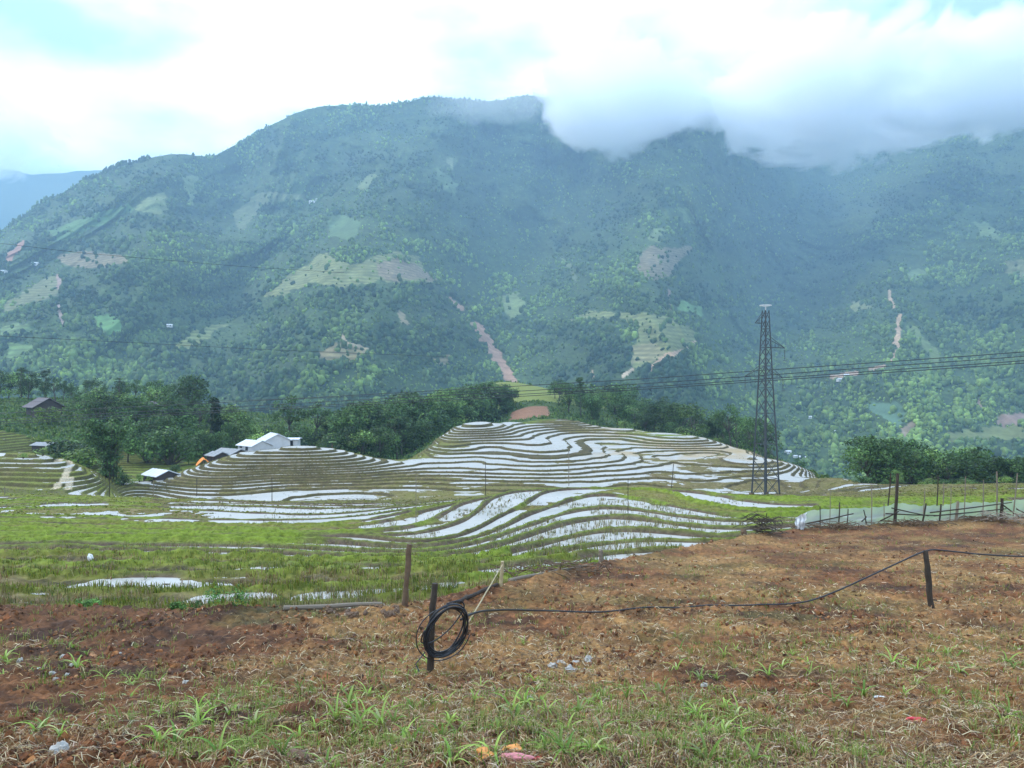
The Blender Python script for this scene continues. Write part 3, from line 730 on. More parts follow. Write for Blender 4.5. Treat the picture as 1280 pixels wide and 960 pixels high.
PATCH = [  # outline in bearings (u, v), colour, terraced look
 ([(330, 372), (352, 352), (380, 330), (405, 317), (425, 325), (440, 335), (460, 322), (500, 316), (522, 322), (528, 340), (548, 352), (520, 354), (480, 350), (455, 357), (420, 360), (395, 352), (372, 358), (350, 372)], (.16, .17, .06), 1),
 ([(470, 330), (500, 322), (520, 332), (545, 350), (500, 350), (475, 345)], (.20, .155, .085), 1),
 ([(70, 320), (100, 315), (150, 318), (162, 328), (120, 335), (85, 336)], (.17, .135, .07), 1),
 ([(0, 385), (30, 365), (62, 345), (78, 345), (72, 372), (40, 378), (5, 390)], (.14, .145, .06), 1),
 ([(800, 318), (812, 310), (865, 307), (850, 330), (830, 350), (808, 352), (795, 335)], (.15, .125, .07), 1),
 ([(710, 402), (738, 390), (800, 392), (840, 398), (870, 413), (868, 425), (850, 445), (820, 448), (800, 460), (788, 455), (793, 430), (800, 410), (770, 398), (735, 398)], (.14, .155, .055), 1),
 ([(790, 430), (815, 428), (840, 442), (815, 450), (790, 455)], (.19, .175, .08), 1),
 ([(395, 445), (428, 426), (470, 440), (445, 452), (410, 455)], (.19, .155, .07), 1),
 ([(540, 448), (563, 443), (562, 455), (545, 458)], (.18, .145, .07), 1),
 ([(210, 436), (240, 415), (275, 402), (282, 406), (262, 422), (235, 435)], (.16, .18, .06), 1),
 ([(625, 372), (650, 366), (655, 392), (640, 400), (630, 388)], (.15, .19, .07), 0),
 ([(118, 398), (140, 392), (158, 412), (142, 420), (122, 414)], (.10, .2, .06), 0),
 ([(60, 290), (110, 270), (160, 255), (170, 262), (110, 290), (75, 302)], (.09, .16, .05), 0),
 ([(185, 245), (205, 240), (215, 265), (190, 268), (168, 265)], (.14, .17, .06), 0),
 ([(225, 220), (248, 222), (243, 260), (232, 250)], (.13, .17, .06), 0),
 ([(445, 232), (468, 214), (470, 222), (455, 240)], (.14, .17, .06), 0),
 ([(560, 195), (568, 200), (566, 215), (558, 206)], (.13, .16, .07), 0),
 ([(815, 285), (828, 288), (820, 302), (812, 298)], (.13, .17, .06), 0),
 ([(850, 262), (862, 258), (868, 278), (858, 280)], (.12, .17, .06), 0),
 ([(845, 375), (880, 385), (878, 394), (850, 388)], (.11, .19, .06), 0),
 ([(1060, 380), (1078, 377), (1090, 386), (1070, 390)], (.17, .19, .08), 0),
 ([(1130, 408), (1150, 412), (1180, 448), (1170, 458), (1150, 430)], (.14, .18, .06), 0),
 ([(1085, 500), (1125, 503), (1135, 520), (1120, 535), (1090, 515)], (.10, .17, .10), 0),
 ([(1255, 325), (1285, 328), (1290, 350), (1260, 345)], (.16, .18, .08), 0),
 ([(1215, 275), (1245, 285), (1250, 300), (1225, 295)], (.12, .17, .06), 0),
 ([(1130, 345), (1150, 335), (1160, 342), (1145, 352)], (.12, .17, .07), 0),
 ([(1245, 520), (1285, 516), (1290, 530), (1250, 532)], (.18, .15, .11), 0),
 ([(0, 410), (22, 402), (40, 412), (25, 424), (0, 424)], (.12, .17, .06), 1),
 ([(10, 428), (45, 432), (40, 448), (8, 446)], (.12, .18, .06), 1),
 ([(1185, 540), (1300, 530), (1300, 545), (1190, 552)], (.15, .17, .06), 0),
 ([(290, 270), (320, 240), (380, 244), (385, 250), (330, 258), (300, 290)], (.12, .145, .065), 0),
 ([(545, 210), (575, 230), (565, 245), (550, 232)], (.09, .13, .05), 0),
 ([(410, 268), (450, 275), (440, 300), (415, 295)], (.09, .14, .05), 0),
 ([(700, 318), (712, 345), (722, 352), (712, 330)], (.13, .16, .07), 0),
]
SCAR = [  # eroded red gullies and tracks: polyline, half width in m, colour
 ([(597, 408), (606, 422), (617, 440), (630, 460), (640, 476)], 9.5, (.50, .30, .21)),
 ([(563, 374), (571, 380), (577, 386)], 4.5, (.42, .27, .2)),
 ([(1112, 364), (1113, 374), (1118, 384)], 4.0, (.5, .36, .25)),
 ([(1126, 394), (1121, 404), (1123, 418), (1120, 428), (1124, 436), (1116, 450)], 5.5, (.55, .38, .26)),
 ([(868, 428), (858, 437), (842, 442), (832, 444), (822, 452), (814, 462)], 3.6, (.52, .36, .26)),
 ([(10, 322), (20, 312), (28, 305)], 9, (.46, .24, .18)),
 ([(72, 345), (74, 357)], 6, (.42, .28, .24)), ([(72, 372), (77, 392), (78, 405)], 4, (.36, .27, .24)),
 ([(428, 418), (432, 428), (460, 437)], 2.6, (.45, .36, .24)),
 ([(500, 392), (506, 402)], 6, (.3, .25, .15)),
 ([(836, 362), (838, 392)], 2.5, (.3, .2, .16)),
 ([(1040, 472), (1055, 468), (1070, 466)], 5, (.5, .36, .28)), ([(1085, 462), (1105, 458)], 4, (.42, .3, .22)),
 ([(1128, 545), (1140, 532)], 7, (.36, .28, .2)),
 ([(585, 402), (592, 406)], 3, (.4, .3, .2)), ([(740, 464), (742, 476)], 3, (.5, .36, .28)), ([(780, 470), (790, 462)], 3, (.5, .4, .3)),
 ([(1255, 525), (1275, 522)], 9, (.3, .21, .18)), ([(1222, 500), (1228, 512)], 4, (.34, .25, .2)),
]
def mask_patch(u, v):
    """colour and tree-free mask on the mountain at bearings u, v"""
    col = np.zeros(u.shape+(3,)); m = np.zeros(u.shape); ter = np.zeros(u.shape)
    uj = u+6*fbm(u/11, v/9, 3, 501); vj = v+4.5*fbm(u/11+5, v/9, 3, 503)
    for poly, c, t in PATCH:
        k = inpoly(uj, vj, poly)
        col[k] = c; m[k] = 1; ter[k] = t
    d = mdepth(u, v)
    for line, wd, c in SCAR:
        l = np.array(line, float)
        ds = dist_line(u+1.5*fbm(u/6, v/6, 2, 505), v, l)
        k = ds < wd*F/d*(.75+.5*fbm(u/5, v/5, 2, 507))
        col[k] = np.array(c)*np.array([.72, .70, .62]); m[k] = 2; ter[k] = 0
    return col, m, ter

def build_mountain():
    us = np.arange(-480, 1761, 1.7)
    ts = np.linspace(0, 1, 380)
    U, Tt = np.meshgrid(us, ts)
    R = ridge_v(U); V = R+Tt*(650-R)
    Pm = mpos(U, V)
    pc, pm, ter = mask_patch(U, V)
    n1 = .5+.5*fbm(Pm[..., 0]/120, Pm[..., 2]/120, 4, 511)
    dn = fbm(U/22, V/14, 3, 601)+.35*fbm(U/5, V/4, 2, 609); clr = sstep(.05, -.35, dn)[..., None]
    base = (np.array([.022, .042, .016])+np.array([.03, .045, .014])*n1[..., None])*(1-clr)+np.array([.075, .12, .034])*((.6+.5*n1)*(.75+.5*fbm(U/2.2, V/1.8, 2, 613)))[..., None]*clr
    stripe = .78+.44*sstep(.25, .6, np.abs(((Pm[..., 2]+3*fbm(Pm[..., 0]/60, Pm[..., 2]/60, 2, 517))/7.) % 1-.5)*2)
    nn = (.75+.5*(.5+.5*fbm(Pm[..., 0]/25, Pm[..., 2]/25, 3, 519)))
    pc = pc*nn[..., None]*np.where(ter > 0, stripe, 1)[..., None]
    col = np.where((pm > 0)[..., None], pc, base)
    # the far side behind the ridge
    back = []
    for k, (dd, dz) in enumerate(((60, -25), (200, -110), (500, -330), (900, -700))):
        b = Pm[0].copy(); b[:, 1] += dd; b[:, 0] *= b[:, 1]/Pm[0][:, 1]; b[:, 2] += dz
        back.append(b)
    A = np.concatenate([np.array(back[::-1]), Pm]); cc = np.concatenate([np.tile(base[0][None], (4, 1, 1)), col])
    n, m = A.shape[:2]; idx = np.arange(n*m).reshape(n, m)
    q = np.stack([idx[:-1, :-1], idx[1:, :-1], idx[1:, 1:], idx[:-1, 1:]], -1).reshape(-1, 4)
    tag(mk('mountain', A.reshape(-1, 3), q, M['mountain'], smooth=True, attrs={'col': cc.reshape(-1, 3)}), kind='structure')
    # the forest that covers it: uneven crowns
    n = 225000
    u = rng.uniform(-420, 1700, n); r = ridge_v(u)
    v = r-1+rng.uniform(0, 1, n)*(640-r)
    extra = 2600
    ue = rng.uniform(-300, 920, extra); u = np.concatenate([u, ue]); v = np.concatenate([v, ridge_v(ue)+rng.uniform(-1, 3, extra)])
    pc, pm, ter = mask_patch(u, v)
    dn = fbm(u/22, v/14, 3, 601)
    keep = ((pm == 0) | ((pm == 1) & (rng.uniform(0, 1, len(u)) < .13))) & (rng.uniform(0, 1, len(u)) < np.clip(.50+1.25*dn+.5*fbm(u/7, v/5, 2, 607), .22, .97))
    u, v = u[keep], v[keep]
    p = mpos(u, v); n = len(p)
    lowc = (dn[keep] < -.12)
    size = 1.3+3.1*rng.uniform(0, 1, n)**2.2*(1+.6*fbm(u/30, v/22, 2, 611))+.5*np.clip(p[:, 1]/1500, .75, 1.25)
    size = np.where(lowc, size*.55, size); tall = rng.uniform(.7, 1.7, n)
    ridge_t = (v-ridge_v(u) < 4); tall = np.where(ridge_t, rng.uniform(1.0, 2.3, n), tall); size = np.where(ridge_t, size*.72, size)
    jit = rng.uniform(.55, 1.35, (n, 12, 1))
    S = np.stack([size*rng.uniform(.8, 1.25, n), size, size*tall], 1)
    ctr = p+np.stack([np.zeros(n), np.zeros(n), S[:, 2]*.55], 1)
    # random spin
    a = rng.uniform(0, 2*PI, n); ca, sa = np.cos(a), np.sin(a)
    I = ICO_V[None]*jit
    I = np.stack([I[..., 0]*ca[:, None]-I[..., 1]*sa[:, None], I[..., 0]*sa[:, None]+I[..., 1]*ca[:, None], I[..., 2]], -1)
    V = (ctr[:, None]+I*S[:, None]).reshape(-1, 3)
    f = (np.arange(n)[:, None, None]*12+ICO_F[None]).reshape(-1, 3)
    big = fbm(p[:, 0]/170, p[:, 2]/120, 3, 621); med = fbm(p[:, 0]/45, p[:, 2]/35, 2, 623)
    t = np.clip(.42+.55*big+.4*med+.22*lowc+rng.uniform(-.25, .25, n), 0, 1)[:, None]
    c = np.array([.018, .042, .017])*(1-t)+np.array([.17, .25, .05])*t**1.4
    c *= rng.uniform(.6, 1.45, (n, 1))
    tag(mk('mountain_forest', V, f, M['forest'], smooth=True, attrs={'col': np.repeat(c, 12, 0)}), kind='stuff')
    # far blue range up the valley on the left
    us = np.arange(-900, 420, 6.); vr = 214+10*fbm(us/60, us*0, 3, 701)-30*sstep(-100, -800, us)+20*sstep(150, 400, us)
    rows = []
    for t in np.linspace(0, 1, 40):
        v = vr+t*(520-vr); d = 4700-2300*t+120*fbm(us/50, us*0+t*6, 4, 711)*(1 if t > 0 else 0)
        rows.append(np.stack([(us-640)/F*d, d, (480-v)/F*d], -1))
    b = rows[0].copy(); b[:, 1] += 600; b[:, 2] -= 500
    A = np.array([b]+rows); n, m = A.shape[:2]; idx = np.arange(n*m).reshape(n, m)
    q = np.stack([idx[:-1, :-1], idx[1:, :-1], idx[1:, 1:], idx[:-1, 1:]], -1).reshape(-1, 4)
    tag(mk('far_mountain', A.reshape(-1, 3), q, M['mountain'], smooth=True, attrs={'col': np.tile([.04, .07, .03], (n*m, 1))}), kind='structure')
    # valley floor sheet out to the horizon
    s = 5200
    tag(mk('valley_ground', [[-s, -600, -150], [s, -600, -150], [s, 5600, -150], [-s, 5600, -150]], [[0, 1, 2, 3]], M['mountain'], attrs={'col': np.tile([.05, .08, .03], (4, 1))}), kind='structure')

# ------------------------------------------------------------------ trees
def leaf_cloud(centres, radii, n_each, size, cols, seed, shell=.55, flatten=1., droop=0.):
    """many small leaf faces on clumps; returns verts, quads, colours"""
    r = np.random.default_rng(seed)
    V = []; Cc = []
    for c, R in zip(centres, radii):
        n = max(12, int(n_each*(R/np.mean(radii))**2))
        d = r.normal(0, 1, (n, 3)); d /= np.linalg.norm(d, axis=1)[:, None]
        rad = shell+(1-shell)*r.uniform(0, 1, n)**.6
        rad *= 1+.25*r.normal(0, 1, n)*.5
        pos = np.asarray(c)+d*(rad*R)[:, None]*np.array([1, 1, flatten])
        pos[:, 2] -= droop*R*(rad*np.hypot(d[:, 0], d[:, 1]))**2
        nrm = d+r.normal(0, .55, (n, 3)); nrm[:, 2] += .35; nrm /= np.linalg.norm(nrm, axis=1)[:, None]
        t = np.cross(nrm, r.normal(0, 1, (n, 3))); t /= np.linalg.norm(t, axis=1)[:, None]
        b = np.cross(nrm, t)
        s = size*r.uniform(.6, 1.4, n)[:, None]
        q = np.stack([pos-t*s, pos-b*s*.55, pos+t*s, pos+b*s*.55], 1)
        V.append(q.reshape(-1, 3))
        tone = r.uniform(.6, 1.45)
        cc = np.asarray(cols)[r.integers(0, len(cols), n)]*tone*1.25*r.uniform(.5, 1.6, (n, 1))
        Cc.append(np.repeat(cc, 4, 0))
    V = np.concatenate(V); Cc = np.concatenate(Cc)
    q = np.arange(len(V)).reshape(-1, 4)
    return V, q, Cc

def make_tree(name, kind, seed, label, cat='tree', group=None):
    """unit tree 10 m tall at the origin (kept out of the scene until placed)"""
    r = np.random.default_rng(seed)
    root = empty(name, (0, 0, 0), label, cat, group)
    tb = MB(); cen = []; rad = []
    green = [(.045, .085, .022), (.055, .10, .026), (.035, .07, .02), (.07, .12, .03)]
    size = .25; n_each = 100; sh = .55; fl = .85; dr = 0.
    if kind in ('round', 'broad', 'light', 'open'):
        spread = {'round': 3.6, 'broad': 4.6, 'light': 3.6, 'open': 4.0}[kind]; nb = {'round': 15, 'broad': 16, 'light': 14, 'open': 10}[kind]
        fork = r.uniform(2.4, 3.6) if kind != 'open' else 4.6
        lean = r.uniform(-.5, .5, 2)
        top = np.array([lean[0], lean[1], fork])
        tb.tube([[0, 0, -.6], [lean[0]*.3, lean[1]*.3, fork*.5], top, [lean[0]*1.2, lean[1]*1.2, fork+3]], [.26, .2, .16, .06], 6)
        for i in range(nb):
            a = 2*PI*i/nb*2.4+r.uniform(-.5, .5); h = r.uniform(fork-.6 if kind != 'open' else fork+.3, 8.8); rr = spread*math.sqrt(max(.06, 1-((h-5.2)/4.4)**2))*r.uniform(.45, .85)
            c = np.array([lean[0]+math.cos(a)*rr, lean[1]+math.sin(a)*rr, h])
            cen.append(c); rad.append(r.uniform(1.0, 1.7)*(1.05 if kind != 'open' else .9))
            tb.tube([top*[1, 1, .85], (top+c)/2+[0, 0, .3], c], [.1, .06, .025], 4)
        cen.append([lean[0], lean[1], 9.0]); rad.append(1.1)
        if kind == 'round': cen.append([0, 0, 5.5]); rad.append(2.4)
        if kind == 'light': green = [(.10, .17, .04), (.13, .19, .045), (.08, .14, .035)]; n_each = 90
        if kind == 'open': n_each = 90; sh = .3
    elif kind == 'column':
        tb.tube([[0, 0, -.6], [.1, 0, 4], [0, .1, 9.3]], [.24, .16, .04], 6)
        for h in np.arange(1.3, 9.6, .72):
            for j in range(3):
                a = r.uniform(0, 2*PI); rr = r.uniform(.3, 1.0)*(1.05-.05*h)
                c = np.array([math.cos(a)*rr, math.sin(a)*rr, h+r.uniform(-.3, .3)])
                cen.append(c); rad.append(r.uniform(.6, 1.0)*(1.1-.045*h))
                tb.tube([[0, 0, h-.3], c], [.05, .02], 4)
        green = [(.028, .055, .018), (.04, .07, .02), (.03, .05, .02)]; n_each = 80
    elif kind == 'conifer':
        tb.tube([[0, 0, -.6], [0, 0, 5], [0, 0, 9.9]], [.22, .14, .02], 6)
        for h in np.arange(1.8, 9.8, .62):
            R = 2.5*(1-(h-1)/9.2)+.25
            nn = max(3, int(6*R/2))
            for j in range(nn):
                a = 2*PI*j/nn+r.uniform(-.4, .4); rr = R*r.uniform(.5, .95)
                c = np.array([math.cos(a)*rr, math.sin(a)*rr, h-.25*rr])
                cen.append(c); rad.append(.34*R+.22)
                tb.tube([[0, 0, h], c], [.05, .02], 4)
        fl = .45; green = [(.028, .06, .02), (.035, .072, .024), (.045, .08, .022)]; n_each = 55; size = .17
    elif kind == 'pine':
        tb.tube([[0, 0, -.6], [.2, .1, 5], [.1, -.1, 9.6]], [.22, .15, .03], 6)
        for i in range(15):
            h = r.uniform(4.6, 9.6); a = r.uniform(0, 2*PI); rr = r.uniform(.6, 2.3)*(1.25-(h-4)/8)
            c = np.array([math.cos(a)*rr, math.sin(a)*rr, h]); cen.append(c); rad.append(r.uniform(.6, 1.05))
            tb.tube([[.15, 0, h-.4], c], [.06, .025], 4)
        fl = .5; green = [(.035, .065, .022), (.045, .075, .025)]; n_each = 80; sh = .3; size = .17
    elif kind == 'bamboo':
        for i in range(26):
            a = r.uniform(0, 2*PI); r0 = r.uniform(0, .9); sp = r.uniform(.8, 3.4); hh = r.uniform(6.2, 9.6)
            b = np.array([math.cos(a)*r0, math.sin(a)*r0, -.5]); ln = np.array([math.cos(a), math.sin(a), 0])
            pts = [b, b+ln*sp*.12+[0, 0, hh*.45], b+ln*sp*.45+[0, 0, hh*.85], b+ln*sp*.85+[0, 0, hh], b+ln*sp*1.2+[0, 0, hh*.9]]
            tb.tube(pts, [.05, .05, .035, .02, .01], 4)
            for t in np.linspace(.12, 1, 8):
                k = t*4; i0 = min(3, int(k)); q = pts[i0]*(1-(k-i0))+pts[i0+1]*(k-i0)
                cen.append(q+r.normal(0, .25, 3)); rad.append(r.uniform(.55, .95))
        green = [(.045, .085, .025), (.06, .11, .03), (.035, .065, .022)]; n_each = 38; size = .19; sh = .2; dr = .5
    elif kind == 'bush':
        for i in range(11):
            a = r.uniform(0, 2*PI); rr = r.uniform(0, 4.2); h = r.uniform(2.0, 7.2)*(1-.08*rr)
            c = np.array([math.cos(a)*rr, math.sin(a)*rr, h]); cen.append(c); rad.append(r.uniform(1.8, 2.9))
            tb.tube([[0, 0, -.4], c*[.5, .5, .6], c], [.25, .14, .05], 4)
        green = [(.06, .11, .028), (.08, .14, .034), (.045, .085, .024)]; n_each = 110; size = .38
    elif kind == 'lightbush':
        for i in range(11):
            a = r.uniform(0, 2*PI); rr = r.uniform(0, 4.2); h = r.uniform(2.0, 7.6)*(1-.08*rr)
            c = np.array([math.cos(a)*rr, math.sin(a)*rr, h]); cen.append(c); rad.append(r.uniform(1.6, 2.7))
            tb.tube([[0, 0, -.4], c*[.5, .5, .6], c], [.25, .14, .05], 4)
        green = [(.13, .20, .04), (.16, .22, .045), (.10, .16, .035)]; n_each = 100; size = .36
    tr = tb.build('trunk' if 'bush' not in kind else 'stem', M['bark'], root, True)
    V, q, cc = leaf_cloud(cen, rad, n_each, size*.95, green, seed+1, sh, fl, dr)
    cr = mk('crown' if 'bush' not in kind else 'foliage', V, q, M['leaf'], root, False, {'col': cc})
    KIDS[root.name] = [tr, cr]
    return root

def ground_z(x, y):
    return float(terr(np.array([x]), np.array([y]))['zb'][0])
PROTO = {}; USED = set()
def plant(kind, var, u, vtop, d, name, label, group=None, wide=1., cat='tree'):
    key = (kind, var)
    x, y = (u-640)/F*d, d
    zb = ground_z(x, y); h = (480-vtop)/F*d-zb
    h = max(h, 1.2)
    s = h/10.
    if key not in PROTO:
        PROTO[key] = make_tree(name, kind, 1000+var*37+sum(map(ord, kind)), label, cat, group)
        o = PROTO[key]; o.location = (x, y, zb-.1); o.rotation_euler = (0, 0, random.uniform(0, 6.28)); o.scale = (s*wide, s*wide, s)
        return o
    o = dup(PROTO[key], (x, y, zb-.1), random.uniform(0, 6.28), (s*wide, s*wide, s), label, None)
    o.name = name; o['category'] = cat
    if group: o['group'] = group
    elif 'group' in o: del o['group']
    return o

def build_trees():
    R = random.Random(11)
    # landmark trees, one label each
    LM = [
     ('bamboo', 0, 137, 513, 134, 'bamboo_clump', 'huge dark bamboo clump drooping over the gully left of the small white roof', 1.05),
     ('column', 0, 268, 494, 190, 'column_tree', 'tall narrow dark tree rising above the orange tarp hut', 1.05),
     ('conifer', 0, 149, 468, 232, 'conifer_tree', 'dark pointed conifer right of the dark-roofed house', 1.1),
     ('pine', 0, 57, 460, 275, 'pine_tree', 'tall thin pine with a flat crown behind the dark-roofed house', 1.),
     ('pine', 1, 27, 458, 285, 'pine_tree', 'thin pine standing at the far left end of the left tree belt', 1.),
     ('round', 0, 237, 466, 250, 'broadleaf_tree', 'large round grey-green tree in the left belt above the column tree', 1.1),
     ('broad', 0, 203, 474, 255, 'broadleaf_tree', 'dark spreading tree just left of the large round grey-green tree', 1.),
     ('open', 0, 360, 492, 215, 'broadleaf_tree', 'open airy tree standing right behind the white-roofed houses', 1.),
     ('open', 1, 394, 500, 212, 'broadleaf_tree', 'smaller feathery tree beside the open airy tree behind the white roofs', .9),
     ('round', 1, 806, 508, 252, 'broadleaf_tree', 'dense round-headed green tree at the far edge of the upper terraces', 1.25),
     ('light', 0, 866, 502, 238, 'broadleaf_tree', 'bushy spreading tree right of the round-headed tree above the terraces', 1.3),
     ('open', 0, 914, 503, 222, 'broadleaf_tree', 'tall loose tree with a high crown left of the steel pylon', .8),
     ('broad', 1, 940, 523, 214, 'broadleaf_tree', 'low dark tree directly behind the steel pylon', .9),
     ('column', 1, 725, 470, 300, 'column_tree', 'slim dark tree standing behind the brown field by the power lines', 1.2),
     ('open', 1, 698, 472, 293, 'broadleaf_tree', 'tall bare-stemmed tree at the right end of the small brown field', 1.),
     ('conifer', 1, 633, 478, 291, 'conifer_tree', 'dark pointed tree at the left end of the small brown field', .9),
     ('bamboo', 1, 1105, 540, 138, 'bamboo_clump', 'tall dark bamboo clump beyond the thick fence post', 1.15),
     ('light', 1, 1122, 586, 122, 'broadleaf_tree', 'small bright green tree right behind the thick fence post', 1.3),
     ('lightbush', 0, 1205, 600, 118, 'bush', 'bright green rounded bush behind the netted fence', 1.6),
     ('round', 0, 1215, 566, 138, 'broadleaf_tree', 'broad leafy green tree behind the middle of the netted fence', 1.5),
     ('broad', 1, 1255, 572, 142, 'broadleaf_tree', 'wide leafy tree behind the right end of the netted fence', 1.3),
     ('broad', 0, 398, 583-8, 152, 'bush', 'low bare-twigged shrub at the white roofs on the left knoll', 1.),
     ('bush', 0, 220, 577, 150, 'bush', 'round dark bush beside the small white roof in the gully', 1.6),
     ('lightbush', 1, 62, 497, 212, 'bush', 'pale leafy tree in front of the dark-roofed house', 1.1),
     ('bush', 1, 85, 540, 170, 'bush', 'dense dark bush below the banana plants on the left bank', 1.6),
     ('round', 1, 1000, 571, 260, 'broadleaf_tree', 'lone dark round tree below the white village houses right of the pylon', 1.2),
     ('conifer', 0, 960, 560, 235, 'conifer_tree', 'small pointed tree seen through the foot of the steel pylon', .9),
    ]
    for kind, var, u, vt, d, nm, lb, w in LM:
        plant(kind, var, u, vt, d, nm, lb, None, w, 'bamboo' if 'bamboo' in nm else ('bush' if nm == 'bush' else 'tree'))
    # belts of trees nothing tells apart
    kinds = [('round', 0), ('round', 1), ('broad', 0), ('broad', 1), ('light', 0), ('open', 0), ('bamboo', 0), ('bamboo', 1), ('pine', 0), ('column', 1), ('conifer', 1)]
    def belt(n, u0, u1, d0, d1, top, jit, kk, label, group, wide=1.1):
        for i in range(n):
            u = u0+(u1-u0)*(i+R.uniform(.1, .9))/n
            d = R.uniform(d0, d1) if not isinstance(d0, list) else float(np.interp(u, [q[0] for q in d0], [q[1] for q in d0]))+R.uniform(0, d1)
            vt = np.interp(u, [t[0] for t in top], [t[1] for t in top])+R.uniform(-jit, jit)
            k = R.choice(kk); nm = {'bamboo': 'bamboo_clump', 'pine': 'pine_tree', 'conifer': 'conifer_tree', 'bush': 'bush', 'lightbush': 'bush', 'column': 'column_tree'}.get(k[0], 'broadleaf_tree')
            plant(k[0], k[1], u, vt, d, nm, label, group, wide*R.uniform(.85, 1.2), 'bush' if 'bush' in k[0] else 'tree')
    B4 = kinds[:4]+[('light', 0), ('open', 0)]
    belt(26, -90, 260, 255, 300, [(-90, 462), (0, 466), (100, 474), (170, 480), (260, 478)], 7, B4+[('open', 0), ('pine', 0), ('pine', 1)], 'dark green tree in the belt along the left skyline below the mountain', 'left skyline tree belt')
    belt(22, 98, 300, 205, 250, [(75, 486), (120, 490), (190, 492), (300, 512)], 8, B4+[('light', 0), ('bamboo', 0)], 'leafy tree on the left bank around the dark-roofed house', 'trees on the left bank')
    belt(18, 150, 300, 176, 205, [(150, 530), (200, 522), (260, 535), (300, 533)], 9, [('round', 0), ('light', 1), ('bush', 0), ('bush', 1), ('broad', 1)], 'bushy green tree in the gully above the little green terraces', 'gully trees')
    belt(22, 262, 420, 185, 240, [(262, 528), (300, 520), (340, 535), (380, 530), (420, 520)], 8, [('light', 0), ('light', 1), ('bush', 0), ('lightbush', 0), ('round', 0), ('bush', 1)], 'green tree in the hollow behind the white roofs', 'trees in the hollow behind the white roofs')
    belt(38, 408, 640, [(408, 188), (490, 196), (540, 236), (575, 262), (640, 292)], 35, [(408, 515), (440, 502), (500, 500), (545, 490), (590, 478), (640, 484)], 8, B4+[('bamboo', 0), ('bamboo', 1), ('column', 1)], 'dark tree in the dense wood left of the upper terraces', 'dense wood left of the upper terraces', 1.15)
    belt(16, 415, 610, [(415, 178), (480, 182), (520, 206), (560, 250), (610, 274)], 12, [(415, 535), (500, 525), (560, 515), (610, 502)], 8, B4+[('bush', 0)], 'dark leafy tree at the near edge of the dense wood', 'near edge of the dense wood')
    belt(28, 690, 955, [(690, 292), (720, 266), (790, 262), (850, 250), (955, 222)], 45, [(690, 480), (760, 485), (800, 492), (850, 505), (955, 530)], 8, B4+[('bamboo', 1), ('light', 0), ('pine', 0)], 'dark tree in the belt beyond the upper terraces', 'tree belt beyond the upper terraces')
    belt(18, 698, 965, [(698, 262), (800, 254), (850, 240), (965, 204)], 8, [(700, 512), (780, 522), (850, 530), (960, 560)], 6, [('bush', 0), ('bush', 1), ('round', 0), ('lightbush', 0), ('broad', 0)], 'low bushy tree along the far rim of the upper terraces', 'bushes on the far terrace rim')
    belt(12, 600, 800, 365, 400, [(610, 486), (800, 480)], 6, B4, 'distant tree behind the pale green field', 'trees behind the pale green field', 1.)
    belt(26, 1080, 1420, 136, 170, [(1080, 558), (1105, 543), (1150, 556), (1200, 560), (1240, 563), (1280, 572), (1420, 558)], 8, B4+[('bamboo', 0), ('bamboo', 1), ('light', 0), ('light', 0)], 'dark tree in the grove beyond the netted fence', 'grove beyond the netted fence', 1.15)
    belt(18, 1060, 1420, 122, 134, [(1060, 596), (1120, 598), (1420, 596)], 7, [('bush', 0), ('bush', 1), ('lightbush', 0), ('lightbush', 1)], 'low green bush at the foot of the grove beyond the fence', 'bushes at the foot of the grove', 1.4)
    belt(7, 30, 130, 165, 200, [(0, 548), (130, 540)], 7, [('bush', 0), ('bush', 1), ('lightbush', 1)], 'green bush on the left bank below the dark-roofed house', 'bushes on the left bank', 1.4)
    belt(9, 20, 200, 128, 150, [(20, 578), (200, 592)], 5, [('bush', 0), ('bush', 1), ('lightbush', 0)], 'small green bush on the terraced left knoll', 'bushes on the left knoll', 1.2)

# banana plants on the left bank
def build_bananas():
    def banana(u, vtop, d, label):
        x = (u-640)/F*d; z = ground_z(x, d); h = max(2.2, (480-vtop)/F*d-z)
        r = random.Random(int(u*7))
        root = empty('banana_plant', (x, d, z), label, 'banana plant')
        st = MB(); st.tube([[0, 0, -.3], [.05, 0, h*.3], [0, 0, h*.6]], [.16, .13, .08], 7); st.build('stem', M['wood_mid'], root, True)
        for i in range(8):
            a = i*2.4+r.uniform(-.3, .3); ln = h*r.uniform(.45, .6); V = []; q = []
            for k in range(8):
                t = k/7; rr = ln*t*.8; zz = h*.58+ln*(1.05*t-.95*t*t)*1.0
                w = .34*math.sin(PI*min(1, t*.9+.08))+.02
                c = np.array([math.cos(a)*rr, math.sin(a)*rr, zz]); s = np.array([-math.sin(a), math.cos(a), 0])
                V += [c-s*w+[0, 0, -.12*w*2], c, c+s*w+[0, 0, -.12*w*2]]
                if k: b = 3*k; q += [[b-3, b-2, b+1, b], [b-2, b-1, b+2, b+1]]
            mk('leaf', np.array(V), np.array(q), M['leaf'], root, True, {'col': np.tile([.12, .2, .05], (len(V), 1))})
    banana(88, 541, 176, 'larger banana plant with broad pale leaves on the left bank above the big bush')
    banana(66, 552, 172, 'smaller banana plant beside the larger one on the left bank')
    banana(415, 568, 160, 'low banana plant at the saddle between the two terraced knolls')

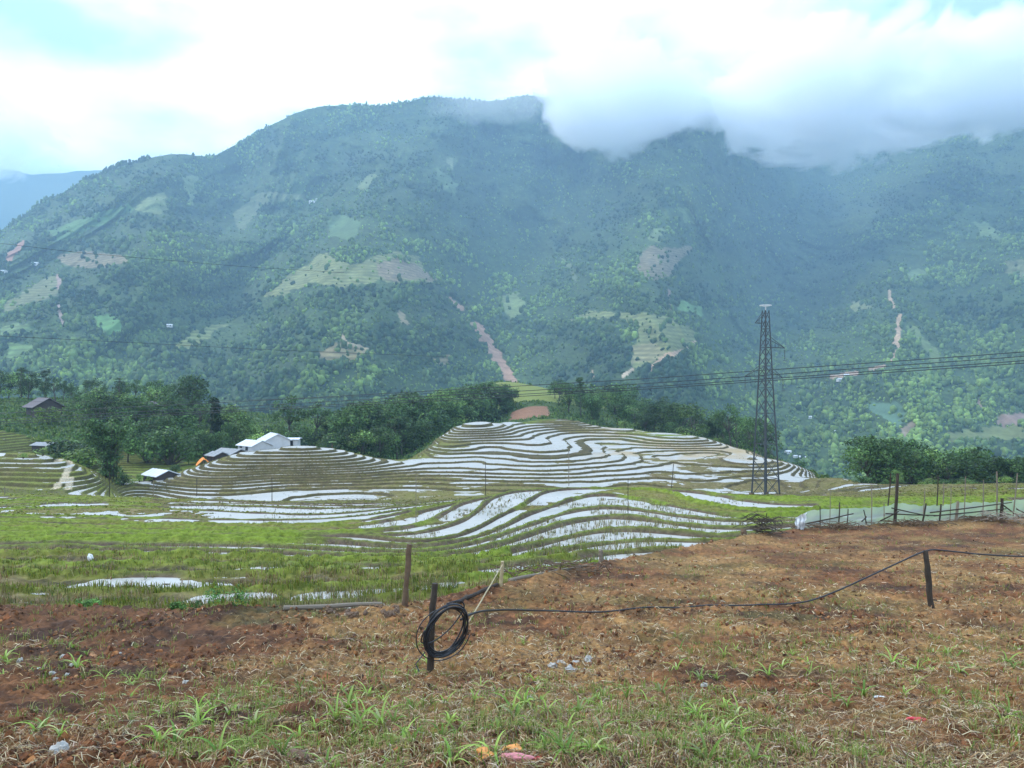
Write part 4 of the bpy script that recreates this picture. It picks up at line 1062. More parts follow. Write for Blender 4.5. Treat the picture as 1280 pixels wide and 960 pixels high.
# ------------------------------------------------------------------ pylon and lines
def build_pylon():
    d = 116.; x = (957-640)/F*d; zb = ground_z(x, d)-.1
    H = (480-388)/F*d-zb                                    # up to the mast head
    rz = math.radians(24)
    root = empty('transmission_pylon', (x, d, zb), 'grey steel lattice transmission pylon standing on the terraces', 'pylon', rz=rz)
    def half(t):                                            # half width at relative height
        return np.interp(t, [0, .62, 1.], [1.42, .72, .34])
    cor = [(-1, -1), (1, -1), (1, 1), (-1, 1)]
    for sx, sy in cor:
        m = MB(); m.tube([[sx*half(t), sy*half(t), H*t] for t in (0, .62, 1.)], [.17, .14, .10], 4); m.build('leg', M['steel'], root)
        f = MB(); f.box((sx*half(0), sy*half(0), .05), (.55, .55, .5)); f.build('footing', M['stone_brown'], root)
    lv = [0, .095, .19, .28, .365, .445, .52, .585, .645, .70, .75, .80, .85, .90, .95, 1.]
    m = MB()
    for a, b in zip(lv[:-1], lv[1:]):
        for i in range(4):
            c0, c1 = cor[i], cor[(i+1) % 4]
            p0 = np.array([c0[0]*half(a), c0[1]*half(a), H*a]); p1 = np.array([c1[0]*half(b), c1[1]*half(b), H*b])
            q0 = np.array([c1[0]*half(a), c1[1]*half(a), H*a]); q1 = np.array([c0[0]*half(b), c0[1]*half(b), H*b])
            m.tube([p0, p1], .045, 4); m.tube([q0, q1], .045, 4)
            if a in (.095, .28, .445, .585, .70, .80, .90): m.tube([[c0[0]*half(a), c0[1]*half(a), H*a], [c1[0]*half(a), c1[1]*half(a), H*a]], .045, 4)
    m.build('lattice', M['steel'], root)
    # crossarms: (height, side, reach)
    tips = []
    for t, side, ln in ((.80, 1, 3.2), (.635, 1, 2.7), (.645, -1, 3.2), (.93, -1, 1.6)):
        w = half(t); h = H*t; tip = np.array([side*(w+ln), 0, h])
        m = MB()
        for sy in (-1, 1):
            m.tube([[side*w, sy*w, h], tip], .05, 4); m.tube([[side*w, sy*w, h+1.5], tip], .05, 4)
            for k in (.33, .66):
                pa = np.array([side*w, sy*w, h])*(1-k)+tip*k; pb = np.array([side*w, sy*w, h+1.5])*(1-k)+tip*k; m.tube([pa, pb], .03, 4)
        m.build('crossarm', M['steel'], root)
        if ln > 2:
            m = MB()
            m.tube([tip, tip+[0, 0, -1.9]], .02, 4)
            for k in range(8): m.tube([tip+[0, 0, -.35-.18*k], tip+[0, 0, -.42-.18*k]], [.11, .06], 7)
            m.tube([tip+[-.3, 0, -1.95], tip+[.35, 0, -1.95]], .03, 4)
            m.build('insulator_string', M['insul'], root)
    # pale ring with spokes on top
    m = MB(); an = np.linspace(0, 2*PI, 25)
    top = np.array([0, 0, H+.55])
    m.tube(np.stack([np.cos(an)*.85, np.sin(an)*.85, np.full(25, H+.75)], 1), .07, 5, False)
    for a in np.linspace(0, 2*PI, 9)[:-1]: m.tube([top, top+[math.cos(a)*.85, math.sin(a)*.85, .2]], .03, 4)
    m.tube([[0, 0, H-.4], [0, 0, H+.75]], .09, 5)
    m.build('top_ring', M['wall_pale'], root)
    # conductors
    lines = [
     ('uppermost of the four heavy conductors crossing the pylon', [(-260, 526, 190), (0, 517, 170), (320, 501, 150), (640, 483, 130), (800, 474, 123), (945, 463.5, 117.5), (1120, 451.5, 110), (1280, 440, 104), (1520, 420, 96)], .055),
     ('second of the four heavy conductors crossing the pylon, counted from above', [(-260, 532, 191), (0, 524, 171), (320, 507, 151), (640, 489.5, 131), (800, 480, 124), (945, 470, 118), (1120, 457, 110.5), (1280, 445.5, 104.5), (1520, 426, 96)], .055),
     ('third of the four heavy conductors crossing the pylon, counted from above', [(-260, 536, 192), (0, 527.5, 172), (320, 511, 152), (640, 493.5, 132), (800, 484.5, 125), (945, 474.5, 119), (1120, 462, 111), (1280, 451, 105), (1520, 432, 96)], .055),
     ('lowest of the four heavy conductors crossing the pylon', [(-260, 539, 193), (0, 530.5, 173), (320, 513, 153), (640, 496, 133), (800, 487, 126), (945, 477, 120), (1120, 465, 112), (1280, 454, 106), (1520, 437, 97)], .055),
     ('thin wire crossing the mountain above the left trees', [(-260, 408, 90), (0, 420, 100), (200, 430, 112), (330, 437, 122), (560, 446, 150)], .028),
     ('thin wire crossing the upper left mountain slope', [(-260, 286, 80), (0, 304, 95), (100, 316, 101), (300, 333, 116), (430, 341, 130)], .022),
     ('faint wire passing just above the left bank house', [(-260, 498, 165), (0, 502, 158), (200, 503, 150), (420, 497, 143), (640, 487, 136)], .03),
    ]
    for lb, pts, r in lines:
        p = np.array([P(*q) for q in pts]); t = np.arange(len(p)); tt = np.linspace(0, len(p)-1, 70)
        # smooth path
        from_ = np.stack([np.interp(tt, t, p[:, k]) for k in range(3)], 1)
        for _ in range(6): from_[1:-1] = (from_[:-2]+2*from_[1:-1]+from_[2:])/4
        m = MB(); m.tube(from_, r, 5); o = m.build('power_line', M['wire'], None, True); tag(o, lb, 'power line')

# ------------------------------------------------------------------ buildings
def house(name, u, v, d, w, l, h, rz, roof, wall, label, cat='house', pitch=.45, over=.35, door=True, dz=0, windows=1):
    x = (u-640)/F*d; z = (480-v)/F*d+dz
    root = empty(name, (x, d, z), label, cat, rz=rz)
    m = MB(); t = .1
    m.add([[-w/2, -l/2, -1.5], [w/2, -l/2, -1.5], [w/2, l/2, -1.5], [-w/2, l/2, -1.5], [-w/2, -l/2, h], [w/2, -l/2, h], [w/2, l/2, h], [-w/2, l/2, h], [-w/2, 0, h+l/2*pitch], [w/2, 0, h+l/2*pitch]],
          [[0, 1, 5, 4], [2, 3, 7, 6]], None)
    m.add([[-w/2, -l/2, -1.5], [-w/2, l/2, -1.5], [-w/2, l/2, h], [-w/2, 0, h+l/2*pitch], [-w/2, -l/2, h]], None, [[0, 1, 2], [0, 2, 4], [4, 2, 3]])
    m.add([[w/2, -l/2, -1.5], [w/2, l/2, -1.5], [w/2, l/2, h], [w/2, 0, h+l/2*pitch], [w/2, -l/2, h]], None, [[0, 2, 1], [0, 4, 2], [4, 3, 2]])
    m.build('wall', wall, root)
    m = MB(); W = w/2+over; Lh = l/2+over; zr = h+l/2*pitch+.12; ze = zr-Lh*pitch
    for s in (-1, 1):
        m.add([[-W, 0, zr], [W, 0, zr], [W, s*Lh, ze], [-W, s*Lh, ze], [-W, 0, zr-t], [W, 0, zr-t], [W, s*Lh, ze-t], [-W, s*Lh, ze-t]],
              [[0, 1, 2, 3], [7, 6, 5, 4], [3, 2, 6, 7], [1, 5, 6, 2], [0, 3, 7, 4]])
        nr = int(w/.9)
        for k in range(nr+1):
            xx = -W+2*W*k/nr; m.tube([[xx, s*.02, zr+.02], [xx, s*Lh, ze+.02]], .03, 4)
    m.build('roof', roof, root)
    if door:
        m = MB(); m.box((w*.12, -l/2-.03, h*.42), (w*.16, .06, h*.84)); m.build('door', M['dark'], root)
        for k in range(windows):
            m = MB(); m.box((-w*.28, -l/2-.03, h*.6), (w*.16, .06, h*.36)); m.build('window', M['dark'], root)
    return root

def build_houses():
    house('farmhouse', 55, 517, 226, 8.0, 7.0, 2.4, math.radians(-42), M['roof_dark'], M['wall_wood'], 'dark wooden farmhouse with a grey-brown gable roof on the left bank', pitch=.62, over=.9)
    house('farmhouse', 343, 560, 166, 5.4, 5.2, 1.8, math.radians(-58), M['roof_white'], M['wall_pale'], 'white-roofed house on the crest of the left knoll, taller of the white pair', pitch=.5)
    house('shed', 318, 562, 163, 5.6, 4.4, 1.0, math.radians(-40), M['roof_white'], M['wall_pale'], 'low white sheet-roofed shed left of the taller white-roofed house', 'shed', .42)
    house('shed', 364, 558, 168, 3.4, 2.8, 1.6, math.radians(4), M['roof_white'], M['wall_pale'], 'small flat white shed at the right end of the white-roofed house', 'shed', .15)
    house('shed', 289, 572, 158, 6.0, 4.4, .9, math.radians(-35), M['roof_grey'], M['wall_wood'], 'low grey-roofed shed between the white roofs and the orange tarp', 'shed', .4)
    house('shed', 272, 575, 155, 3.2, 3.0, 1.0, math.radians(-40), M['roof_grey'], M['wall_wood'], 'tiny dark grey lean-to just right of the orange tarp hut', 'shed', .4)
    house('shed', 201, 602, 140, 5.0, 4.0, 1.3, math.radians(-38), M['roof_white'], M['wall_wood'], 'small white-roofed shed in the gully beside the dark bamboo clump', 'shed', .42)
    house('shed', 57, 560, 178, 5.0, 3.0, .7, math.radians(-20), M['roof_grey'], M['wall_wood'], 'long low grey-roofed shed half hidden in the bushes of the left bank', 'shed', .35)
    house('shed', 142, 507, 236, 5.0, 3.5, 1.4, math.radians(-10), M['roof_grey'], M['wall_pale'], 'pale shed glimpsed between the trees right of the farmhouse', 'shed', .4)
    house('shed', 196, 510, 240, 6.5, 4, 1.4, math.radians(8), M['roof_dark'], M['wall_wood'], 'dark flat-roofed shed among the trees of the left bank', 'shed', .3)
    # orange tarp tent
    d = 152; x = (254-640)/F*d; z = (480-580)/F*d
    root = empty('tarp_hut', (x, d, z), 'bright orange tarp hut at the left end of the roofs on the knoll', 'hut', rz=math.radians(25))
    V = []; q = []
    for i in range(9):
        for j in range(9):
            a = i/8*2-1; b = j/8*2-1
            V.append([a*1.35, b*1.2, 1.75*(1-abs(a)**1.3*.8)-.35*b*b-.12*math.sin(5*a+3*b)-.4])
            if i and j: k = i*9+j; q.append([k-10, k-9, k, k-1])
    mk('tarp', np.array(V), np.array(q), M['orange'], root, True)
    m = MB()
    m.tube([[0, -1.1, -1], [0, -1.1, 1.0]], .05, 5); m.tube([[0, 1.1, -1], [0, 1.1, 1.0]], .05, 5)
    m.build('pole', M['bamboo_grey'], root)
    # houses on the far mountainside
    for u, v, w, rz, lb in ((390, 254, 15, .3, 'lone white house high on the mountain spur'), (397, 250, 9, -.2, 'small white outbuilding beside the lone mountain house'), (44, 331, 12, .2, 'white house on the far left mountain slope'), (4, 341, 12, -.3, 'pale house at the left foot of the red landslip'),
       (985, 566, 7, .2, 'white village house right of the pylon, highest of the cluster'), (1003, 573, 7.5, -.3, 'white village house in the middle of the cluster right of the pylon'), (1009, 576, 6, .5, 'white village house lowest in the cluster right of the pylon'), (994, 571, 4.5, .1, 'tiny white village hut between the other village houses'),
       (1050, 476, 9, .3, 'pale house by the red road cut on the right mountainside'), (1058, 470, 7, -.2, 'small pale house above the red road cut'), (1012, 522, 5, .1, 'white dot of a house low on the right mountainside'), (212, 408, 8, .4, 'white house among trees on the lower left slope'), (1043, 540, 5, .0, 'small pale house on the lower right slope')):
        p = mpos(np.array([float(u)]), np.array([float(v)]))[0]
        house('village_house', u, v, p[1]-4, w, w*.7, w*.28, rz, M['roof_white'], M['wall_pale'], lb, 'house', .45, .3)

# ------------------------------------------------------------------ posts, hose, fence, stones
def on_field(u, d):
    x = (u-640)/F*d
    return np.array([x, d, float(hfield(np.array([x]), np.array([d]))[0])])
def post(name, base, top, r, mat, label, cat='post', n=8, group=None):
    base = np.asarray(base, float); top = np.asarray(top, float)
    rr = random.Random(int(abs(base[0]*1000)+base[1]*77))
    L_ = 9; pts = [base+(top-base)*t+np.array([rr.uniform(-1, 1), rr.uniform(-1, 1), rr.uniform(-1, 1)*(abs(top[2]-base[2]) < .5)])*r*.22 for t in np.linspace(-.12, 1, L_)]
    m = MB(); m.tube(pts, [r*(1.10-.2*i/L_)*rr.uniform(.88, 1.12) for i in range(L_)], n)
    o = m.build(name, mat, None, False); tag(o, label, cat, group); return o

def build_near():
    # coil post and its hose
    b = on_field(537, 7.95); tp = P(543, 729, 7.95)
    post('wooden_post', b, tp, .034, M['wood_dark'], 'dark wooden post carrying the coil of black hose', 'post', 8)
    # coil: hung over the post, tilted
    c = P(558, 789, 7.88)
    m = MB()
    R = random.Random(5); pts = []
    ex = np.array([.84, .40, -.36]); ex /= np.linalg.norm(ex); ez = np.array([.42, -.06, .90]); ez -= ex*np.dot(ex, ez); ez /= np.linalg.norm(ez)
    ny = np.cross(ez, ex)
    turns = 7; a0 = 0
    for k in range(turns*28+1):
        a = k/28*2*PI; tn = k/28
        ra = .195+.024*math.sin(tn*2.3)+.009*math.sin(a*3+tn); rb = .275+.022*math.cos(tn*1.9)
        off = .022*math.sin(tn*1.37)
        pts.append(c+ex*math.cos(a)*ra+ez*math.sin(a)*rb+ny*off+np.array([.012*math.sin(tn), 0, .008*math.cos(tn*3)]))
    m.tube(pts, .0085, 6)
    m2 = [c+ex*math.cos(a)*.285+ez*(math.sin(a)*.30-.05)+ny*.03 for a in np.linspace(.9, 6.5, 44)]
    m.tube(m2, .006, 6)
    m3 = [c+q for q in (ex*-.13+ez*.28, ex*.0+ez*.37, ex*.09+ez*.30, ex*.03+ez*.02, ex*-.1+ez*-.17, ex*-.22+ez*-.2, ex*-.23+ez*-.05)]
    t = np.linspace(0, 6, 40); m3 = np.array(m3); m3 = np.stack([np.interp(t, np.arange(7), m3[:, k]) for k in range(3)], 1)
    for _ in range(8): m3[1:-1] = (m3[:-2]+2*m3[1:-1]+m3[2:])/4
    m.tube(m3, .007, 6)
    e = on_field(524, 7.75)
    m.tube([c+ex*-.12+ez*-.27, c+ex*-.16+ez*-.42, e+[0, 0, .05], e], .007, 6)
    o = m.build('hose_coil', M['hose'], None, True); tag(o, 'coil of black hose hung on the dark wooden post', 'hose')
    # hose leading to the right post
    pts = [(576, 777, 7.95), (590, 768, 8.2), (612, 764, 8.8), (650, 764, 9.8), (700, 766.5, 10.9), (760, 768, 11.5), (820, 764, 11.9), (870, 760, 12.0), (900, 757.5, 12.05), (925, 760, 12.0), (955, 763, 11.9), (990, 760, 11.9), (1025, 749, 11.9), (1060, 735, 11.95), (1100, 715, 11.95), (1130, 702, 11.97), (1158, 688, 12.0), (1175, 688.5, 12.05), (1215, 694, 12.2), (1250, 696, 12.35), (1290, 697.5, 12.5), (1400, 700, 12.9), (1520, 690, 13.4)]
    p = np.array([P(*q) for q in pts]); t = np.arange(len(p)); tt = np.linspace(0, len(p)-1, 180)
    p = np.stack([np.interp(tt, t, p[:, k]) for k in range(3)], 1)
    for _ in range(10): p[1:-1] = (p[:-2]+2*p[1:-1]+p[2:])/4
    gz = hfield(p[:, 0], p[:, 1])+.012; p[:, 2] = np.maximum(p[:, 2], gz)
    for _ in range(12): p[1:-1, 2] = (p[:-2, 2]+2*p[1:-1, 2]+p[2:, 2])/4
    p[:, 2] += .02
    m = MB(); m.tube(p, .0125, 6); o = m.build('water_hose', M['hose'], None, True); tag(o, 'black hose running from the coil to the leaning post on the right', 'hose')
    post('wooden_post', on_field(1164, 12.0), P(1157, 688, 12.0), .045, M['wood_dark'], 'dark slightly leaning post on the right holding up the black hose', 'post')
    b = on_field(506, 11.9); post('wooden_post', b, P(512, 680, 11.9), .043, M['wood_mid'], 'tall brown post at the field edge left of the hose coil', 'post')
    post('stake', on_field(626, 13.6), P(628, 702, 13.6), .03, M['bamboo'], 'short pale stake at the field edge behind the hose', 'post')
    a = on_field(588, 11.2); bb = P(628, 706, 13.45)
    post('bamboo_pole', np.array([a[0], a[1], hfield(a[0:1], a[1:2])[0]]), bb, .011, M['bamboo'], 'thin pale bamboo stick leaning up from the coil to the short stake', 'pole', 6)
    post('stake', on_field(751, 16.6), P(751, 687, 16.6), .045, M['bamboo_grey'], 'short grey stake at the field edge left of the wet paddies', 'post')
    x = (931-640)/F*23.0; post('stake', np.array([x, 23., zf_base(23.)-.2]), P(930, 662, 23.), .09, M['wood_mid'], 'thick brown stake at the field corner before the white net end', 'post')
    # logs lying along the edge
    for (u0, v0, d0, u1, v1, d1, r, lb) in ((368, 769, 11.6, 478, 758, 12.1, .034, 'grey weathered log along the field edge by the puddle'), (575, 744, 12.4, 622, 730, 13.6, .034, 'dark log at the field edge between the tall post and the short stake'), (648, 722, 14.3, 733, 713, 15.8, .034, 'long grey log at the field edge right of the short stake')):
        A = P(u0, v0, d0); B = P(u1, v1, d1)
        for q in (A, B): q[2] = hfield(q[0:1], q[1:2])[0]+r*.75
        post('log', A+(A-B)*0, B, r, M['wood_dark'] if 'dark' in lb else M['bamboo_grey'], lb, 'log')
    # thin poles in the paddies
    for i, (u, vt, d, lb) in enumerate(((192, 600, 98, 'thin dark pole in the paddies left of the first knoll'), (137, 590, 104, 'thin dark pole under the big bamboo clump'), (340, 596, 92, 'thin pole in the paddies below the first knoll'), (520, 591, 48, 'thin pole beside the long white pools'), (607, 578, 112, 'thin dark pole below the winding terraces'), (785, 598, 35, 'pale thin pole above the broad wet paddies'),
        (711, 560, 132, 'faint pole on the broad white pan of the upper terraces'), (838, 580, 118, 'leaning thin pole on the dry terraces left of the pylon'), (246, 598, 124, 'thin stake on the left flank of the first knoll'), (6, 608, 100, 'thin stake at the far left below the terraced knoll'))):
        x = (u-640)/F*d; z = ground_z(x, d)
        post('thin_pole', [x, d, z-.2], P(u+(4 if i == 7 else 0), vt, d), .00046*d, M['wood_dark'] if i % 3 else M['bamboo_grey'], lb, 'pole', 6)
    # stones
    v1, f1 = ico2(2)
    def rock(u, d, r, mat, label, group=None, sq=(1, .8, .7), cat='stone'):
        p = on_field(u, d); rr = np.random.default_rng(int(u*13+d*7))
        n = (fbm(v1[:, 0]*1.9+u, v1[:, 1]*1.9+v1[:, 2]*1.4, 3, 5)*.75+1)[:, None]; n = np.round(n*5)/5*.5+n*.5
        vv = v1*n*np.array(sq)*rr.uniform(.85, 1.15, 3); a = rr.uniform(0, 6.28)
        vv = vv@np.array([[math.cos(a), -math.sin(a), 0], [math.sin(a), math.cos(a), 0], [0, 0, 1]])
        o = mk('stone', vv*r, f1, mat, None, False, None, p+[0, 0, r*.3]); tag(o, label, cat, group)
    for i in range(13):
        rock(690+R.uniform(0, 48), R.uniform(8.0, 8.5), R.uniform(.018, .045), M['stone'], 'pale stone in the little heap right of the hose coil', 'stones in the pale heap')
    rock(712, 8.05, .055, M['stone'], 'largest whitish stone of the little heap right of the hose coil')
    for i in range(22):
        rock(R.uniform(405, 500), R.uniform(11.2, 11.75), R.uniform(.025, .06), M['stone_brown'], 'brown stone in the bank below the grey log', 'stones below the grey log', sq=(1.2, .9, .8))
    for i, (u, d) in enumerate(((78, 8.6), (90, 8.0), (66, 7.6), (84, 7.55), (70, 7.35), (150, 8.8), (232, 7.3), (25, 8.4), (660, 6.35), (664, 6.2), (48, 7.9), (880, 7.2))):
        rock(u, d, R.uniform(.018, .042), M['stone'], 'small pale stone lying loose on the brown soil', 'loose pale stones')
    rock(370, 4.27, .06, M['stone_brown'], 'grey stone at the bottom edge left of the litter'); rock(75, 4.45, .05, M['stone'], 'light tan stone near the lower left corner')
    # litter
    def crumple(u, d, r, mat, label, cat, name, sq=(1, 1, .5), lift=.4):
        p = on_field(u, d)
        n = (1+.55*fbm(v1[:, 0]*2+u, v1[:, 1]*2+v1[:, 2]*1.7, 3, 9))[:, None]
        tag(mk(name, v1*n*np.array(sq)*r, f1, mat, None, False, None, p+[0, 0, r*lift]), label, cat)
    crumple(606, 4.17, 0.059, M['peel'], 'orange crumpled peel at the bottom edge of the picture', 'litter', 'fruit_peel')
    crumple(640, 4.25, 0.050, M['peel'], 'reddish orange peel beside the pink wrapper', 'litter', 'fruit_peel')
    crumple(643, 4.14, 0.054, M['pink'], 'pink crumpled wrapper between the orange peels', 'litter', 'plastic_wrapper', (1.5, .6, .4))
    crumple(668, 4.16, 0.032, M['red'], 'small red scrap right of the pink wrapper', 'litter', 'plastic_scrap', (1.6, .6, .4))
    crumple(1145, 5.42, .045, M['red'], 'red and white scrap of plastic on the straw at lower right', 'litter', 'plastic_scrap', (1.5, .7, .4))
    crumple(1098, 6.55, .035, M['white_plastic'], 'white scrap lying among the weeds below the right post', 'litter', 'plastic_scrap', (1.4, .5, .3))
    x = (113-640)/F*22.5; T = terr(np.array([x]), np.array([22.5]))
    n = (1+.5*fbm(v1[:, 0]*2, v1[:, 1]*2+v1[:, 2]*1.7, 3, 9))[:, None]
    tag(mk('plastic_bag', v1*n*np.array([.08, .06, .12]), f1, M['white_plastic'], None, False, None, (x, 22.5, T['z'][0]+.14)), 'white plastic bag snagged in the green paddies on the left', 'bag')

def build_fence():
    Z5 = lambda X_, Y_: (980+X_/4.267, 560+Y_/4.267)
    def dep(u): return float(np.interp(u, [960, 1000, 1120, 1280, 1400, 1520], [24.6, 25.1, 26.3, 28.0, 29.2, 30.4]))
    root = empty('net_fence', P(1150, 655, 26.6), 'bamboo fence with pale green netting along the far edge of the brown field', 'fence')
    o0 = np.array(root.location)
    Q = lambda X_, Y_, off=0.: P(*Z5(X_, Y_), dep(Z5(X_, Y_)[0])+off)-o0
    top = [(60, 375), (90, 362), (130, 335), (240, 325), (400, 320), (520, 315), (610, 292), (740, 308), (860, 303), (930, 290), (1160, 288), (1280, 272), (1500, 262), (1800, 250)]
    bot = [(60, 462), (90, 462), (130, 436), (300, 420), (480, 405), (600, 392), (860, 390), (1160, 372), (1280, 360), (1500, 350), (1800, 340)]
    V = []; q = []; n = 120; r = np.random.default_rng(3)
    xs = np.linspace(62, 1800, n)
    for i, x_ in enumerate(xs):
        t = np.interp(x_, [a for a, _ in top], [b for _, b in top])+2.5*math.sin(i*1.7)+r.uniform(-2, 2); b_ = np.interp(x_, [a for a, _ in bot], [b for _, b in bot])+6
        for j in range(7):
            k = j/6; off = .10+.05*math.sin(i*.9+j*.8)+.06*math.sin(i*.31)*(1-k)
            V.append(Q(x_, t+(b_-t)*k, off))
        if i:
            for j in range(6): a = (i-1)*7+j; q.append([a, a+7, a+8, a+1])
    m, nt = new_mat('green_net'); out = N(nt, 'ShaderNodeOutputMaterial'); p = N(nt, 'ShaderNodeBsdfPrincipled'); p.inputs['Roughness'].default_value = .6
    tc = N(nt, 'ShaderNodeTexCoord'); nz = N(nt, 'ShaderNodeTexNoise'); nz.inputs['Scale'].default_value = .5; L(nt, tc.outputs['Object'], nz.inputs['Vector'])
    mx = N(nt, 'ShaderNodeMix', data_type='RGBA'); mx.inputs[6].default_value = (.52, .72, .58, 1); mx.inputs[7].default_value = (.82, .86, .82, 1); L(nt, nz.outputs['Fac'], mx.inputs[0])
    L(nt, mx.outputs[2], p.inputs['Base Color']); tl = N(nt, 'ShaderNodeBsdfTranslucent'); L(nt, mx.outputs[2], tl.inputs[0]); s1 = N(nt, 'ShaderNodeMixShader'); s1.inputs[0].default_value = .45
    L(nt, p.outputs[0], s1.inputs[1]); L(nt, tl.outputs[0], s1.inputs[2]); tr = N(nt, 'ShaderNodeBsdfTransparent'); s2 = N(nt, 'ShaderNodeMixShader'); s2.inputs[0].default_value = .46
    L(nt, tr.outputs[0], s2.inputs[1]); L(nt, s1.outputs[0], s2.inputs[2]); L(nt, s2.outputs[0], out.inputs[0])
    mk('net', np.array(V), np.array(q), m, root, True)
    PO = [(192, 310, 192, 425, .016, 0), (246, 215, 244, 412, .012, 1), (297, 290, 291, 412, .02, 0), (342, 325, 336, 405, .018, 0), (425, 330, 438, 395, .02, 0), (468, 195, 466, 408, .018, 1), (533, 290, 533, 388, .014, 1), (570, 135, 555, 300, .022, 0), (607, 135, 591, 390, .055, 0), (752, 212, 742, 355, .016, 1), (758, 295, 738, 392, .03, 0), (822, 145, 816, 300, .02, 0), (838, 298, 828, 392, .03, 0), (852, 185, 848, 300, .018, 1),
          (928, 284, 916, 386, .05, 1), (968, 150, 960, 372, .018, 1), (1064, 170, 1060, 372, .018, 1), (1135, 125, 1135, 350, .028, 1), (1163, 268, 1158, 374, .06, 0), (1245, 135, 1222, 355, .022, 1), (892, 200, 885, 380, .014, 1), (1330, 150, 1325, 360, .03, 1), (1480, 200, 1480, 360, .03, 0), (1640, 160, 1640, 350, .03, 1)]
    for x0, y0, x1, y1, r_, c in PO:
        mm = MB(); mm.tube([Q(x0, y0), (Q(x0, y0)+Q(x1, y1))/2+[.01, 0, 0], Q(x1, y1+8)], [r_*.85, r_*.95, r_], 6)
        mm.build('post', M['bamboo_grey'] if c else M['wood_dark'], root)
    RA = [(125, 402, 370, 350), (415, 392, 440, 366), (515, 388, 612, 338), (575, 320, 770, 362), (543, 350, 830, 360), (780, 345, 1215, 290), (800, 362, 1185, 324), (1160, 298, 1290, 392), (1160, 338, 1212, 358), (1240, 325, 1340, 372)]
    for x0, y0, x1, y1 in RA:
        mm = MB(); mm.tube([Q(x0, y0, -.07), (Q(x0, y0, -.07)+Q(x1, y1, -.07))/2+[0, 0, -.01], Q(x1, y1, -.07)], [.024, .022, .018], 6); mm.build('rail', M['wood_dark'], root)
    for x0, y0, x1, y1 in ((607, 190, 860, 160), (860, 160, 1135, 185), (1135, 185, 1290, 180)):
        mm = MB(); mm.tube([Q(x0, y0), (Q(x0, y0)+Q(x1, y1))/2+[0, 0, -.03], Q(x1, y1)], .006, 4); mm.build('wire', M['wire'], root)
    # white sheet gathered at the net end
    V = []; q = []
    for i in range(10):
        for j in range(9):
            a = i/9; k = j/8
            X_ = 60+a*62*(1-.25*k)+4*math.sin(j*2+i); Y_ = 372-30*a+k*(92+12*a)
            V.append(P(*Z5(X_, Y_), 24.75+.10*math.sin(i*1.9)+.05*math.sin(j*1.3)))
            if i and j: b = i*9+j; q.append([b-10, b-9, b, b-1])
    tag(mk('plastic_sheet', np.array(V), np.array(q), M['white_plastic'], None, True), 'white plastic sheet bunched up at the near left end of the netting', 'sheet')
    # brush pile at the right end, brown brush along the net foot
    def brush(name, c, n, sx, sy, h, mat, label, seed):
        r = np.random.default_rng(seed); mm = MB()
        for i in range(n):
            a = r.uniform(0, 2*PI); p0 = np.array([r.normal(0, sx), r.normal(0, sy), r.uniform(0, h)]); ln = r.uniform(.25, .8); e = np.array([math.cos(a), math.sin(a)*.6, r.uniform(-.15, .5)])*ln
            mm.tube([p0-e*.5, p0+[0, 0, r.uniform(-.05, .08)], p0+e*.5], [.012, .011, .005], 4)
        o = mm.build(name, mat, None, False, False, c); tag(o, label, 'brush pile')
    c = P(*Z5(1235, 372), 27.0); c[2] = hfield(c[0:1], c[1:2])[0]
    brush('brush_pile', c, 90, .75, .3, .35, M['brush'], 'pile of pale dead branches at the right end of the netting', 3)
    for x_, sx, lb in ((240, .8, 'dark brush heaped along the left foot of the netting'), (640, .8, 'dark brush heaped at the foot of the thick fence post'), (1080, .6, 'dark brush heaped along the right foot of the netting')):
        u, _ = Z5(x_, 400); c = on_field(u, dep(u)-.35)
        brush('brush_pile', c, 110, sx, .18, .14, M['wood_mid'], lb, int(x_))
    c = on_field(955, 23.2); brush('brush_pile', c, 80, .22, .2, .5, M['wood_dark'], 'dark clump of dead brush beside the thick brown stake', 9)
    c = on_field(705, 14.6); c = on_field(690, 15.3); brush('brush_pile', c, 60, .6, .2, .12, M['wood_mid'], 'brown dead twigs along the edge behind the long grey log', 19)
R = random.Random(21)

